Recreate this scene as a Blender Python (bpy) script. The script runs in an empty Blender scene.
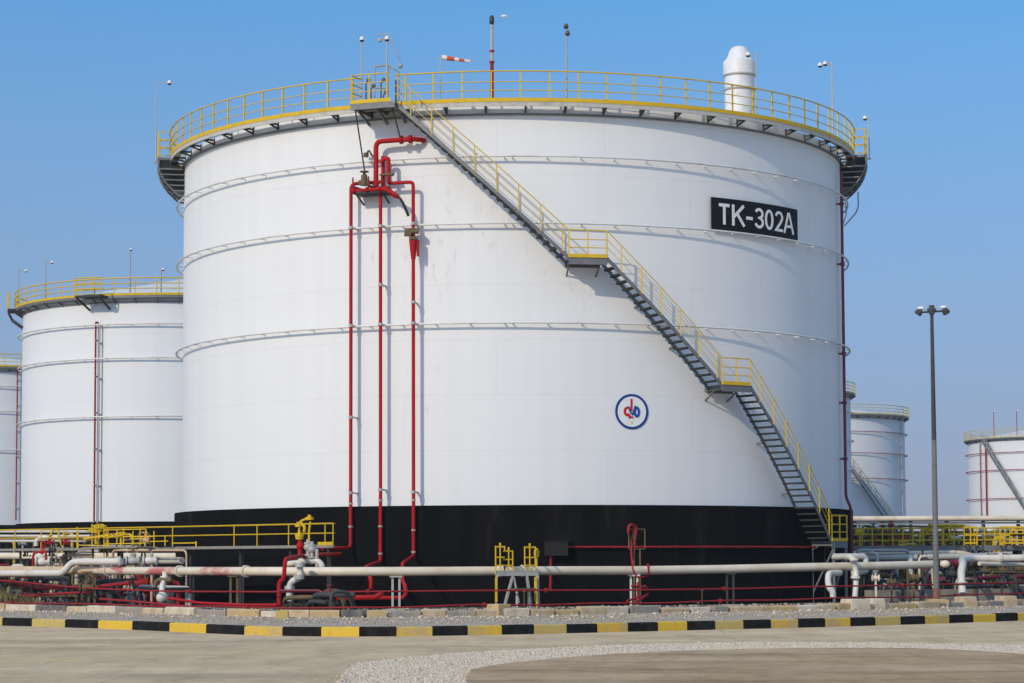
import bpy, math, random
import numpy as np
from mathutils import Vector, Matrix
random.seed(7)
rng = np.random.default_rng(7)
PI = math.pi
R_ = math.radians
sc = bpy.context.scene
col = sc.collection

# ------------------------------------------------------------------ camera
F = 2340.0; TILT = R_(4.1); ROLL = 0.004; CX0 = 512.0; CY0 = 395.3; ZC = 2.0
ct, st = math.cos(TILT), math.sin(TILT)
def ray(px, py):
    dx, dy = px - CX0, py - CY0
    u = dx - ROLL * dy; v = dy + ROLL * dx
    up = -v / F
    return Vector((u / F, ct - st * up, st + ct * up))
def W(px, py, Y):                       # where the sight line through a pixel crosses the distance Y
    d = ray(px, py); return Vector((d.x * Y / d.y, Y, ZC + d.z * Y / d.y))
def UG(px, py, z=0.0):
    d = ray(px, py); t = (z - ZC) / d.z; return Vector((d.x * t, d.y * t, z))
def UC(px, py, R, cx, cy):              # hit on an upright cylinder -> angle (deg), height
    d = ray(px, py)
    a = d.x**2 + d.y**2; b = -2 * (d.x * cx + d.y * cy); c = cx * cx + cy * cy - R * R
    disc = max(0.0, b * b - 4 * a * c)
    t = (-b - math.sqrt(disc)) / (2 * a)
    x, y = d.x * t, d.y * t
    return math.degrees(math.atan2(x - cx, cy - y)), ZC + d.z * t
cam_d = bpy.data.cameras.new('camera'); cam = bpy.data.objects.new('camera', cam_d); col.objects.link(cam)
r0 = Vector((1, 0, 0)); u0 = Vector((0, -st, ct)); f0 = Vector((0, ct, st))
r1 = (r0 - ROLL * u0).normalized(); u1 = (u0 + ROLL * r0).normalized()
M = Matrix((r1, u1, -f0)).transposed().to_4x4(); M.translation = (0, 0, ZC)
cam.matrix_world = M
cam_d.sensor_width = 36; cam_d.lens = F / 1024 * 36
cam_d.shift_y = (CY0 - 341.5) / 1024
cam_d.clip_start = 0.5; cam_d.clip_end = 9000
sc.camera = cam

# ------------------------------------------------------------------ light
EL, AZ = R_(29), R_(35)
sun_dir = Vector((-math.sin(AZ) * math.cos(EL), -math.cos(AZ) * math.cos(EL), math.sin(EL)))
sd_ = bpy.data.lights.new('sun', 'SUN'); so = bpy.data.objects.new('sun', sd_); col.objects.link(so)
sd_.energy = 2.0; sd_.angle = R_(0.53); sd_.color = (1.0, 0.86, 0.65)
so.rotation_euler = sun_dir.to_track_quat('Z', 'Y').to_euler()
so.location = (-40, -40, 60)
w = bpy.data.worlds.new('World'); sc.world = w; w.use_nodes = True
nt = w.node_tree; bg = nt.nodes['Background']
sky = nt.nodes.new('ShaderNodeTexSky'); sky.sky_type = 'NISHITA'; sky.sun_disc = False
sky.sun_elevation = EL; sky.sun_rotation = math.atan2(sun_dir.x, sun_dir.y)
sky.air_density = 1.0; sky.dust_density = 0.3; sky.ozone_density = 5.0; sky.altitude = 0
tc = nt.nodes.new('ShaderNodeTexCoord'); mp = nt.nodes.new('ShaderNodeMapping'); mp.vector_type = 'POINT'
mp.inputs['Scale'].default_value = (1, 1, 0.9); mp.inputs['Location'].default_value = (0, 0, 0.22)
nt.links.new(tc.outputs['Generated'], mp.inputs['Vector']); nt.links.new(mp.outputs['Vector'], sky.inputs['Vector'])
sep = nt.nodes.new('ShaderNodeSeparateXYZ'); nt.links.new(tc.outputs['Generated'], sep.inputs[0])
mr = nt.nodes.new('ShaderNodeMapRange'); mr.inputs['From Min'].default_value = 0.0; mr.inputs['From Max'].default_value = 0.30; mr.inputs['To Min'].default_value = 1.0; mr.inputs['To Max'].default_value = 0.0
nt.links.new(sep.outputs['Z'], mr.inputs['Value'])
pw = nt.nodes.new('ShaderNodeMath'); pw.operation = 'POWER'; pw.inputs[1].default_value = 1.0; nt.links.new(mr.outputs['Result'], pw.inputs[0])
hs = nt.nodes.new('ShaderNodeHueSaturation'); hs.inputs['Hue'].default_value = 0.488; hs.inputs['Saturation'].default_value = 1.22; hs.inputs['Value'].default_value = 1.27; nt.links.new(sky.outputs['Color'], hs.inputs['Color'])
hz_ = nt.nodes.new('ShaderNodeMix'); hz_.data_type = 'RGBA'; hz_.inputs['B'].default_value = (1.90, 1.97, 2.36, 1)   # dusty air low over the horizon
nt.links.new(pw.outputs[0], hz_.inputs['Factor']); nt.links.new(hs.outputs['Color'], hz_.inputs['A']); 
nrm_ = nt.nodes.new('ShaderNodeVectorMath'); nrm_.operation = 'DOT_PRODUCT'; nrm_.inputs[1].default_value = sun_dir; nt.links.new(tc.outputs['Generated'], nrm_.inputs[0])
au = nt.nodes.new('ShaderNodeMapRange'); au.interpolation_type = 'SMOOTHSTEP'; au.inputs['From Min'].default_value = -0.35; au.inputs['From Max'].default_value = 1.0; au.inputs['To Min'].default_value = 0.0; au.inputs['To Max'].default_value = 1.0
nt.links.new(nrm_.outputs['Value'], au.inputs['Value'])                 # fill light added to the sky: hazy glow on the sun's side
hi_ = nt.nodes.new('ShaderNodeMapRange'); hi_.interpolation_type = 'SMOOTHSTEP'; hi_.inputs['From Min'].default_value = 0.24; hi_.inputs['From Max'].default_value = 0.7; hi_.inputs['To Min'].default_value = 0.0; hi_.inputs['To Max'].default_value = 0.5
nt.links.new(sep.outputs['Z'], hi_.inputs['Value'])  # extra sky brightness added above the view to lift the fill
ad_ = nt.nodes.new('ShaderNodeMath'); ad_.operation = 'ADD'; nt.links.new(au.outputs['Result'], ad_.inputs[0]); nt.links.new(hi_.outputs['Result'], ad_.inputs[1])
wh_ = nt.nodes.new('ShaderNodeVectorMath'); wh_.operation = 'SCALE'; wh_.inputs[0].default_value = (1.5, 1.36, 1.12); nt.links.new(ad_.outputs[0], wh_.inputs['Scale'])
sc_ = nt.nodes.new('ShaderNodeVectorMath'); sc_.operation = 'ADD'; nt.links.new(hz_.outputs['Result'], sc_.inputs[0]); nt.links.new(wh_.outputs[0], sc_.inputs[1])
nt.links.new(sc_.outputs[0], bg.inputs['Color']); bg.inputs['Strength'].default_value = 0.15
sc.view_settings.view_transform = 'Standard'; sc.view_settings.look = 'None'
sc.view_settings.exposure = 0.24; sc.view_settings.gamma = 1.0; sc.view_settings.use_curve_mapping = False

# ------------------------------------------------------------------ materials
def new_mat(name):
    m = bpy.data.materials.new(name); m.use_nodes = True
    return m, m.node_tree, m.node_tree.nodes['Principled BSDF']
def noise(nt, scale, detail=4, rough=0.6, vec=None, stretch=None):
    n = nt.nodes.new('ShaderNodeTexNoise'); n.inputs['Scale'].default_value = scale
    n.inputs['Detail'].default_value = detail; n.inputs['Roughness'].default_value = rough
    if vec is None:
        t = nt.nodes.new('ShaderNodeTexCoord'); vec = t.outputs['Object']
    if stretch:
        mpn = nt.nodes.new('ShaderNodeMapping'); mpn.inputs['Scale'].default_value = stretch
        nt.links.new(vec, mpn.inputs['Vector']); vec = mpn.outputs['Vector']
    nt.links.new(vec, n.inputs['Vector']); return n.outputs['Fac']
def ramp(nt, fac, stops):
    r = nt.nodes.new('ShaderNodeValToRGB'); e = r.color_ramp.elements
    while len(e) < len(stops): e.new(0.5)
    for el, (p, c) in zip(e, stops):
        el.position = p; el.color = (*c, 1) if len(c) == 3 else c
    nt.links.new(fac, r.inputs['Fac']); return r.outputs['Color']
def mix(nt, fac, a, b, mode='MIX'):
    m = nt.nodes.new('ShaderNodeMix'); m.data_type = 'RGBA'; m.blend_type = mode
    for s, v in ((m.inputs['Factor'], fac), (m.inputs['A'], a), (m.inputs['B'], b)):
        if isinstance(v, (int, float)): s.default_value = v
        elif isinstance(v, tuple): s.default_value = (*v, 1)
        else: nt.links.new(v, s)
    return m.outputs['Result']
def bump(nt, bsdf, h, strength=0.3, dist=0.02):
    b = nt.nodes.new('ShaderNodeBump'); b.inputs['Strength'].default_value = strength; b.inputs['Distance'].default_value = dist
    nt.links.new(h, b.inputs['Height']); nt.links.new(b.outputs['Normal'], bsdf.inputs['Normal'])
def k3(v): return (v, v, v)
def worn(name, c, c2, rough=0.55, scale=2.0, lo=0.5, hi=0.72, metal=0.0, grime=(0.12, 0.09, 0.06), g=0.25, stretch=None, spots=None):
    """paint of colour c with patches of c2 and some grime"""
    m, nt, b = new_mat(name)
    t = nt.nodes.new('ShaderNodeTexCoord'); v = t.outputs['Object']
    a = noise(nt, scale, 5, 0.65, v, stretch)
    base = mix(nt, ramp(nt, a, [(lo, k3(0)), (hi, k3(1))]), c, c2)
    gnz = noise(nt, scale * 3.1, 6, 0.7, v, stretch)
    base = mix(nt, ramp(nt, gnz, [(0.55, k3(0)), (0.8, k3(g))]), base, grime)
    nt.links.new(base, b.inputs['Base Color'])
    nt.links.new(ramp(nt, gnz, [(0.3, k3(rough - 0.1)), (0.8, k3(min(1, rough + 0.2)))]), b.inputs['Roughness'])
    b.inputs['Metallic'].default_value = metal
    return m
M_ = {}
M_['yellow'] = worn('yellow paint', (0.66, 0.45, 0.025), (0.52, 0.36, 0.04), 0.5, 1.5, g=0.35)
M_['bright_yellow'] = worn('bright yellow paint', (0.66, 0.43, 0.02), (0.52, 0.35, 0.03), 0.45, 3.0, g=0.3)
M_['pale_yellow'] = worn('faded yellow paint', (0.62, 0.50, 0.22), (0.48, 0.40, 0.2), 0.6, 1.5, g=0.3)
M_['steel'] = worn('galvanised steel', (0.16, 0.165, 0.17), (0.22, 0.215, 0.21), 0.55, 1.2, metal=0.3, g=0.35)
M_['dark_steel'] = worn('dark painted steel', (0.055, 0.057, 0.06), (0.09, 0.085, 0.08), 0.6, 1.5, g=0.4)
M_['grey_steel'] = worn('grey painted steel', (0.36, 0.37, 0.37), (0.27, 0.27, 0.265), 0.55, 1.5, g=0.4)
M_['light_steel'] = worn('light grey paint', (0.42, 0.41, 0.38), (0.3, 0.28, 0.25), 0.5, 2.0, g=0.35)
M_['red'] = worn('red fire paint', (0.41, 0.011, 0.015), (0.30, 0.014, 0.017), 0.55, 1.4, g=0.4, grime=(0.16, 0.03, 0.025))
M_['dull_red'] = worn('weathered red paint', (0.31, 0.022, 0.028), (0.16, 0.03, 0.027), 0.6, 1.4, g=0.4)
M_['dark_red'] = worn('dark red paint', (0.16, 0.012, 0.03), (0.11, 0.012, 0.025), 0.55, 1.4, g=0.3)
M_['rust'] = worn('olive rusty iron', (0.12, 0.085, 0.035), (0.19, 0.14, 0.06), 0.75, 6.0, g=0.5)
M_['cream_pipe'] = worn('cream pipe paint', (0.74, 0.65, 0.51), (0.60, 0.47, 0.32), 0.55, 0.55, 0.45, 0.75, g=0.45, grime=(0.28, 0.19, 0.11))
M_['white_pipe'] = worn('white pipe paint', (0.66, 0.62, 0.55), (0.46, 0.38, 0.29), 0.5, 1.3, g=0.5, grime=(0.25, 0.16, 0.1))
M_['lamp_white'] = worn('white enamel', (0.75, 0.75, 0.75), (0.6, 0.6, 0.6), 0.4, 2, g=0.15)
M_['black_plastic'] = worn('black plastic', (0.02, 0.02, 0.021), (0.035, 0.034, 0.033), 0.45, 3, g=0.2)
M_['windsock_orange'] = worn('orange cloth', (0.62, 0.10, 0.03), (0.5, 0.09, 0.03), 0.85, 3, g=0.1)
M_['windsock_white'] = worn('white cloth', (0.75, 0.74, 0.72), (0.65, 0.63, 0.6), 0.85, 3, g=0.1)
M_['sign_black'] = worn('black sign enamel', (0.010, 0.011, 0.012), (0.016, 0.016, 0.016), 0.5, 2, g=0.1)
M_['sign_white'] = worn('white sign lettering', (0.78, 0.78, 0.78), (0.68, 0.68, 0.68), 0.5, 2, g=0.1)
M_['logo_blue'] = worn('emblem blue', (0.012, 0.05, 0.24), (0.012, 0.045, 0.2), 0.5, 2, g=0.1)
M_['logo_midblue'] = worn('emblem bright blue', (0.015, 0.075, 0.42), (0.015, 0.07, 0.36), 0.5, 2, g=0.1)
M_['logo_red'] = worn('emblem red', (0.55, 0.02, 0.03), (0.45, 0.02, 0.03), 0.5, 2, g=0.1)
M_['logo_yellow'] = worn('emblem pale yellow', (0.75, 0.6, 0.25), (0.7, 0.55, 0.25), 0.5, 2, g=0.1)
M_['kerb_yellow'] = worn('kerb yellow paint', (0.62, 0.40, 0.04), (0.46, 0.34, 0.15), 0.8, 2.2, 0.42, 0.6, g=0.9, grime=(0.22, 0.16, 0.09))
M_['kerb_bright'] = worn('fresh kerb yellow paint', (0.68, 0.44, 0.03), (0.58, 0.39, 0.06), 0.7, 1.6, g=0.4)
M_['kerb_dull'] = worn('faded kerb yellow paint', (0.50, 0.37, 0.11), (0.44, 0.35, 0.17), 0.75, 1.6, g=0.7, grime=(0.2, 0.15, 0.09))
M_['kerb_black'] = worn('kerb black paint', (0.010, 0.010, 0.0105), (0.035, 0.031, 0.027), 0.9, 1.6, 0.5, 0.8, g=0.35, grime=(0.16, 0.13, 0.1))
for nm, a, b_ in (('block_cream', (0.58, 0.46, 0.30), (0.42, 0.30, 0.17)), ('block_white', (0.66, 0.58, 0.46), (0.48, 0.38, 0.26)),
                  ('block_tan', (0.54, 0.38, 0.17), (0.40, 0.29, 0.16)), ('block_grey', (0.24, 0.225, 0.205), (0.38, 0.31, 0.22)),
                  ('block_dark', (0.07, 0.072, 0.075), (0.2, 0.18, 0.15))):
    M_[nm] = worn(nm.replace('_', ' '), a, b_, 0.9, 1.9, 0.38, 0.66, g=0.85, grime=(0.17, 0.11, 0.065))
M_['plinth'] = worn('concrete plinth', (0.46, 0.40, 0.31), (0.34, 0.28, 0.2), 0.9, 2.4, g=0.6)

for nm_ in ('sign_black', 'kerb_black', 'dark_steel', 'logo_blue', 'logo_midblue', 'logo_red', 'red', 'dull_red', 'yellow', 'bright_yellow'):
    M_[nm_].node_tree.nodes['Principled BSDF'].inputs['Specular IOR Level'].default_value = 0.12
def shell_white(name, tint=(0.77, 0.77, 0.775), dirt=1.0):
    m, nt, b = new_mat(name)
    t = nt.nodes.new('ShaderNodeTexCoord'); v = t.outputs['Object']; uv = t.outputs['UV']
    s1 = noise(nt, 1.0, 6, 0.6, v, (1.6, 1.6, 0.07))            # rain streaks
    s2 = noise(nt, 0.22, 3, 0.5, v)
    c = mix(nt, ramp(nt, s1, [(0.35, k3(0)), (0.75, k3(0.16 * dirt))]), tint, (0.55, 0.55, 0.54))
    c = mix(nt, ramp(nt, s2, [(0.4, k3(0)), (0.7, k3(0.10))]), c, (0.66, 0.67, 0.70))
    br = nt.nodes.new('ShaderNodeTexBrick')                      # plate seams
    br.inputs['Scale'].default_value = 1.0; br.inputs['Mortar Size'].default_value = 0.012
    br.inputs['Brick Width'].default_value = 7.0; br.inputs['Row Height'].default_value = 2.05
    br.inputs['Mortar Smooth'].default_value = 0.6
    nt.links.new(uv, br.inputs['Vector'])
    c = mix(nt, ramp(nt, br.outputs['Fac'], [(0.0, k3(0)), (1.0, k3(0.3))]), c, (0.46, 0.46, 0.47))
    sp = noise(nt, 3.2, 5, 0.75, v)                              # small rust marks, gathered in a few places
    spm = noise(nt, 0.35, 2, 0.5, v)
    fac = mix(nt, 1.0, ramp(nt, sp, [(0.70, k3(0)), (0.76, k3(0.55 * dirt))]), ramp(nt, spm, [(0.5, k3(0)), (0.62, k3(1))]), 'MULTIPLY')
    c = mix(nt, fac, c, (0.30, 0.26, 0.2))
    if name == 'white tank paint':
        for (cx_, cy_, cz_, rad_) in ((-4.2, -13.3, 14.2, 3.0), (-3.6, -13.5, 12.6, 2.2), (-1.0, -14.0, 14.4, 2.4), (1.5, -13.9, 12.2, 2.6), (-4.6, -13.2, 17.0, 1.8), (-3.9, -13.4, 7.8, 2.0)):
            dn = nt.nodes.new('ShaderNodeVectorMath'); dn.operation = 'DISTANCE'; nt.links.new(v, dn.inputs[0]); dn.inputs[1].default_value = (cx_, cy_, cz_)
            near_ = nt.nodes.new('ShaderNodeMapRange'); near_.inputs['From Min'].default_value = rad_; near_.inputs['From Max'].default_value = rad_ * 0.3; nt.links.new(dn.outputs['Value'], near_.inputs['Value'])
            sp2 = noise(nt, 2.6, 6, 0.7, v, (1.3, 1.3, 0.45))
            f2 = mix(nt, 1.0, ramp(nt, sp2, [(0.57, k3(0)), (0.66, k3(0.3))]), near_.outputs['Result'], 'MULTIPLY')
            c = mix(nt, f2, c, (0.42, 0.38, 0.32))
    nt.links.new(c, b.inputs['Base Color']); b.inputs['Roughness'].default_value = 0.6
    b.inputs['Specular IOR Level'].default_value = 0.25
    dent = noise(nt, 0.5, 2, 0.4, v)
    bb = nt.nodes.new('ShaderNodeBump'); bb.inputs['Strength'].default_value = 0.12; bb.inputs['Distance'].default_value = 0.05
    nt.links.new(dent, bb.inputs['Height'])
    b2 = nt.nodes.new('ShaderNodeBump'); b2.inputs['Strength'].default_value = 0.3; b2.inputs['Distance'].default_value = 0.01
    nt.links.new(br.outputs['Fac'], b2.inputs['Height']); nt.links.new(bb.outputs['Normal'], b2.inputs['Normal'])
    nt.links.new(b2.outputs['Normal'], b.inputs['Normal'])
    return m
M_['shell'] = shell_white('white tank paint')
M_['shell_far'] = shell_white('white tank paint weathered', (0.76, 0.765, 0.775), 0.7)
M_['ring_white'] = worn('white ring paint', (0.70, 0.70, 0.68), (0.56, 0.54, 0.5), 0.55, 0.8, g=0.5, grime=(0.26, 0.21, 0.15))
m, nt, b = new_mat('black bitumen band')
t = nt.nodes.new('ShaderNodeTexCoord')
a = noise(nt, 0.8, 6, 0.7, t.outputs['Object'], (1.2, 1.2, 0.25))
nt.links.new(ramp(nt, a, [(0.3, (0.004, 0.004, 0.0042)), (0.58, (0.008, 0.0077, 0.0072)), (0.78, (0.028, 0.025, 0.021))]), b.inputs['Base Color'])
b.inputs['Roughness'].default_value = 0.9; b.inputs['Specular IOR Level'].default_value = 0.04
bump(nt, b, a, 0.2, 0.02); M_['black_band'] = m

def ground_mat(name, cols, scale, stretch=None, fine=14.0, rough=0.9, bs=0.25, cracks=False, stains=None):
    m, nt, b = new_mat(name)
    t = nt.nodes.new('ShaderNodeTexCoord'); v = t.outputs['Object']
    a = noise(nt, scale, 7, 0.62, v, stretch)
    c = ramp(nt, a, list(zip((0.32, 0.5, 0.68), cols)))
    f = noise(nt, fine, 6, 0.75, v)
    c = mix(nt, 0.5, c, ramp(nt, f, [(0.3, k3(0.42)), (0.7, k3(0.6))]), 'OVERLAY')
    if stains:
        s = noise(nt, stains[0], 5, 0.6, v, stains[1])
        c = mix(nt, ramp(nt, s, [(0.5, k3(0)), (0.75, k3(stains[3]))]), c, stains[2])
        if len(stains) > 4:
            s3 = noise(nt, stains[0] * 0.7, 4, 0.55, v, (0.8, 1.6, 3))
            c = mix(nt, ramp(nt, s3, [(0.5, k3(0)), (0.7, k3(0.55))]), c, stains[4])
    if cracks or 'slab' in name:
        md = noise(nt, 0.9, 6, 0.7, v, (1.0, 0.28, 1))
        c = mix(nt, ramp(nt, md, [(0.45, k3(0)), (0.7, k3(0.45))]), c, tuple(q * 0.5 for q in cols[0]))
        md2 = noise(nt, 2.6, 5, 0.7, v, (1.0, 0.5, 1))
        c = mix(nt, ramp(nt, md2, [(0.5, k3(0)), (0.72, k3(0.3))]), c, tuple(min(0.8, q * 1.15) for q in cols[2]))
    h = f
    if cracks:
        vo = nt.nodes.new('ShaderNodeTexVoronoi'); vo.feature = 'DISTANCE_TO_EDGE'; vo.inputs['Scale'].default_value = 0.16
        d = noise(nt, 1.2, 4, 0.6, v)
        vv = nt.nodes.new('ShaderNodeVectorMath'); vv.operation = 'ADD'
        nt.links.new(v, vv.inputs[0]); dm = nt.nodes.new('ShaderNodeVectorMath'); dm.operation = 'SCALE'; dm.inputs['Scale'].default_value = 1.6
        nt.links.new(d, dm.inputs[0]); nt.links.new(dm.outputs[0], vv.inputs[1]); nt.links.new(vv.outputs[0], vo.inputs['Vector'])
        c = mix(nt, ramp(nt, vo.outputs['Distance'], [(0.0, k3(0.35)), (0.004, k3(0.0))]), c, (0.09, 0.08, 0.07))
    nt.links.new(c, b.inputs['Base Color']); b.inputs['Roughness'].default_value = rough
    b.inputs['Specular IOR Level'].default_value = 0.0
    bump(nt, b, h, bs, 0.03)
    return m
M_['concrete'] = ground_mat('dusty concrete road', ((0.53, 0.40, 0.255), (0.61, 0.47, 0.305), (0.69, 0.545, 0.365)), 0.16, (0.5, 1.3, 1), 9, cracks=True, stains=(0.22, (0.5, 1.0, 1), (0.33, 0.265, 0.195), 0.8, (0.66, 0.46, 0.25)))
M_['slab'] = ground_mat('brown concrete slab', ((0.39, 0.265, 0.155), (0.48, 0.34, 0.205), (0.56, 0.41, 0.265)), 0.22, (0.5, 1.2, 1), 9, stains=(0.4, (0.3, 1.0, 1), (0.19, 0.125, 0.075), 0.85, (0.5, 0.4, 0.29)))
M_['gravel_base'] = ground_mat('white gravel bed', ((0.42, 0.34, 0.24), (0.55, 0.46, 0.34), (0.66, 0.56, 0.43)), 1.2, None, 16, bs=0.8)
M_['verge'] = ground_mat('grey gravel verge', ((0.32, 0.28, 0.23), (0.42, 0.37, 0.31), (0.50, 0.445, 0.375)), 0.7, None, 12, bs=0.9, stains=(0.5, None, (0.46, 0.34, 0.2), 0.5))
M_['yard'] = ground_mat('oily sandy yard ground', ((0.035, 0.03, 0.024), (0.075, 0.06, 0.045), (0.17, 0.135, 0.095)), 0.35, None, 7, bs=0.6)
M_['pebble'] = worn('white pebbles', (0.68, 0.58, 0.45), (0.54, 0.45, 0.34), 0.85, 5.0, 0.45, 0.65, g=0.3)
M_['tan_pebble'] = worn('tan pebbles', (0.50, 0.39, 0.26), (0.33, 0.26, 0.18), 0.9, 4.0, 0.45, 0.65, g=0.3)
M_['grey_pebble'] = worn('grey gravel stones', (0.48, 0.425, 0.36), (0.33, 0.28, 0.22), 0.9, 4.0, 0.45, 0.65, g=0.3)
M_['dry_plant'] = worn('dry weeds', (0.24, 0.19, 0.08), (0.14, 0.13, 0.05), 0.9, 6.0, g=0.3)
M_['dark_plant'] = worn('dark dry scrub', (0.06, 0.05, 0.035), (0.12, 0.09, 0.06), 0.9, 6.0, g=0.3)

# ------------------------------------------------------------------ mesh builder
class MB:
    def __init__(s): s.v = []; s.f = []; s.m = []; s.mi = 0
    def add(s, vs, fs):
        o = len(s.v); s.v += [tuple(p) for p in vs]
        for f in fs: s.f.append(tuple(i + o for i in f)); s.m.append(s.mi)
        return s
    def box(s, c, size, ax=None, ay=None, az=None):
        c = Vector(c); ax = Vector(ax or (1, 0, 0)).normalized(); az = Vector(az or (0, 0, 1)).normalized()
        ay = Vector(ay).normalized() if ay else az.cross(ax).normalized()
        hx, hy, hz = (q / 2 for q in size)
        vs = [c + ax * (hx * i) + ay * (hy * j) + az * (hz * k) for k in (-1, 1) for j in (-1, 1) for i in (-1, 1)]
        return s.add(vs, [(0, 2, 3, 1), (4, 5, 7, 6), (0, 1, 5, 4), (2, 6, 7, 3), (0, 4, 6, 2), (1, 3, 7, 5)])
    def bar(s, p, q, w_, h_=None, up=(0, 0, 1)):
        p = Vector(p); q = Vector(q); d = q - p; L = d.length
        if L < 1e-6: return s
        d /= L; up = Vector(up)
        if abs(d.dot(up)) > 0.99: up = Vector((1, 0, 0))
        side = d.cross(up).normalized(); up2 = side.cross(d)
        return s.box((p + q) / 2, (L, w_, h_ or w_), d, side, up2)
    def cyl(s, p, q, r, r2=None, n=10, cap=True):
        p = Vector(p); q = Vector(q); d = (q - p).normalized(); r2 = r if r2 is None else r2
        a = d.orthogonal().normalized(); b = d.cross(a)
        vs = []
        for c, rr in ((p, r), (q, r2)):
            for i in range(n):
                t = 2 * PI * i / n; vs.append(c + (a * math.cos(t) + b * math.sin(t)) * rr)
        fs = [(i, (i + 1) % n, n + (i + 1) % n, n + i) for i in range(n)]
        if cap: fs += [tuple(range(n - 1, -1, -1)), tuple(range(n, 2 * n))]
        return s.add(vs, fs)
    def tube(s, pts, r, n=8, closed=False, cap=True):
        pts = [Vector(p) for p in pts]; N = len(pts)
        T = []
        for i in range(N):
            a = pts[(i - 1) % N] if closed or i > 0 else pts[0]
            b = pts[(i + 1) % N] if closed or i < N - 1 else pts[-1]
            T.append((b - a).normalized())
        nrm = T[0].orthogonal().normalized(); vs = []
        if abs(T[0].z) < 0.9: nrm = (Vector((0, 0, 1)) - T[0] * T[0].z).normalized()
        for i in range(N):
            nrm = (nrm - T[i] * nrm.dot(T[i])).normalized(); b = T[i].cross(nrm)
            rr = r[i] if isinstance(r, (list, tuple)) else r
            for k in range(n):
                t = 2 * PI * k / n; vs.append(pts[i] + (nrm * math.cos(t) + b * math.sin(t)) * rr)
        fs = []
        for i in range(N if closed else N - 1):
            j = (i + 1) % N
            for k in range(n): fs.append((i * n + k, i * n + (k + 1) % n, j * n + (k + 1) % n, j * n + k))
        if cap and not closed: fs += [tuple(range(n - 1, -1, -1)), tuple((N - 1) * n + k for k in range(n))]
        return s.add(vs, fs)
    def lathe(s, prof, c=(0, 0, 0), n=24, axis=(0, 0, 1)):
        az = Vector(axis).normalized(); ax = az.orthogonal().normalized(); ay = az.cross(ax); c = Vector(c); vs = []
        for r, z in prof:
            for k in range(n):
                t = 2 * PI * k / n; vs.append(c + az * z + (ax * math.cos(t) + ay * math.sin(t)) * r)
        fs = [(i * n + k, i * n + (k + 1) % n, (i + 1) * n + (k + 1) % n, (i + 1) * n + k) for i in range(len(prof) - 1) for k in range(n)]
        fs += [tuple(range(n - 1, -1, -1)), tuple((len(prof) - 1) * n + k for k in range(n))]
        return s.add(vs, fs)
    def ball(s, c, r, n=12, m_=7, sq=(1, 1, 1)):
        c = Vector(c); prof = [(max(1e-3, math.sin(PI * i / m_)), -math.cos(PI * i / m_)) for i in range(m_ + 1)]
        o = len(s.v); s.lathe(prof, (0, 0, 0), n)
        for i in range(o, len(s.v)):
            p = s.v[i]; s.v[i] = (c.x + p[0] * r * sq[0], c.y + p[1] * r * sq[1], c.z + p[2] * r * sq[2])
        return s
    def sector(s, cx, cy, ra, rb, z0, z1, p0, p1, n=8):
        full = abs(p1 - p0) >= 359.9
        vs = []
        cnt = n if full else n + 1
        for i in range(cnt):
            p = p0 + (p1 - p0) * i / n
            for r, z in ((ra, z0), (rb, z0), (rb, z1), (ra, z1)): vs.append(pol(cx, cy, p, r, z))
        fs = []
        for i in range(n):
            a = i * 4; b = ((i + 1) % cnt) * 4
            for k in range(4): fs.append((a + k, a + (k + 1) % 4, b + (k + 1) % 4, b + k))
        if not full: fs += [(3, 2, 1, 0), (n * 4, n * 4 + 1, n * 4 + 2, n * 4 + 3)]
        return s.add(vs, fs)
    def build(s, name, mat, parent=None, label=None, origin=None):
        me = bpy.data.meshes.new(name)
        o = ORG.get(parent.name, Vector()) if parent else (Vector(origin) if origin is not None else Vector())
        me.from_pydata([(p[0] - o.x, p[1] - o.y, p[2] - o.z) for p in s.v], [], s.f)
        mats = mat if isinstance(mat, (list, tuple)) else [mat]
        for q in mats: me.materials.append(q)
        if len(mats) > 1: me.polygons.foreach_set('material_index', s.m)
        me.polygons.foreach_set('use_smooth', [True] * len(s.f))
        me.set_sharp_from_angle(angle=R_(38)); me.update()
        ob = bpy.data.objects.new(name, me); col.objects.link(ob)
        if parent: ob.parent = parent; ORG[ob.name] = o
        else: ob.location = o; ORG[ob.name] = o
        if label: ob['label'] = label
        return ob
ORG = {}
def pol(cx, cy, deg, r, z):
    a = R_(deg); return Vector((cx + r * math.sin(a), cy - r * math.cos(a), z))
def tag(o, label, cat, group=None):
    o['label'] = label; o['category'] = cat
    if group: o['group'] = group
    return o
def thing(name, label, cat, loc, group=None):
    o = bpy.data.objects.new(name, None); col.objects.link(o); o.location = loc; o.empty_display_size = 0.3
    ORG[o.name] = Vector(loc); return tag(o, label, cat, group)
def struct(name, mb, mat, stuff=False):
    o = mb.build(name, mat); o['kind'] = 'stuff' if stuff else 'structure'; return o
def copy_child(src, parent, loc=None, rz=None):
    c = src.copy(); col.objects.link(c); c.parent = parent; ORG[c.name] = ORG.get(parent.name, Vector())
    if loc is not None: c.location = Vector(loc) - ORG.get(parent.name, Vector())
    if rz is not None: c.rotation_euler = (0, 0, rz)
    return c
def copy_tree(root, loc, label, group=None, rz=0):
    r = root.copy(); col.objects.link(r); r.location = loc; r.rotation_euler = (0, 0, rz); r['label'] = label
    if group: r['group'] = group
    ORG[r.name] = Vector(loc)
    for ch in root.children:
        c = ch.copy(); col.objects.link(c); c.parent = r
        for g in ch.children:
            d = g.copy(); col.objects.link(d); d.parent = c
    return r
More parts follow.
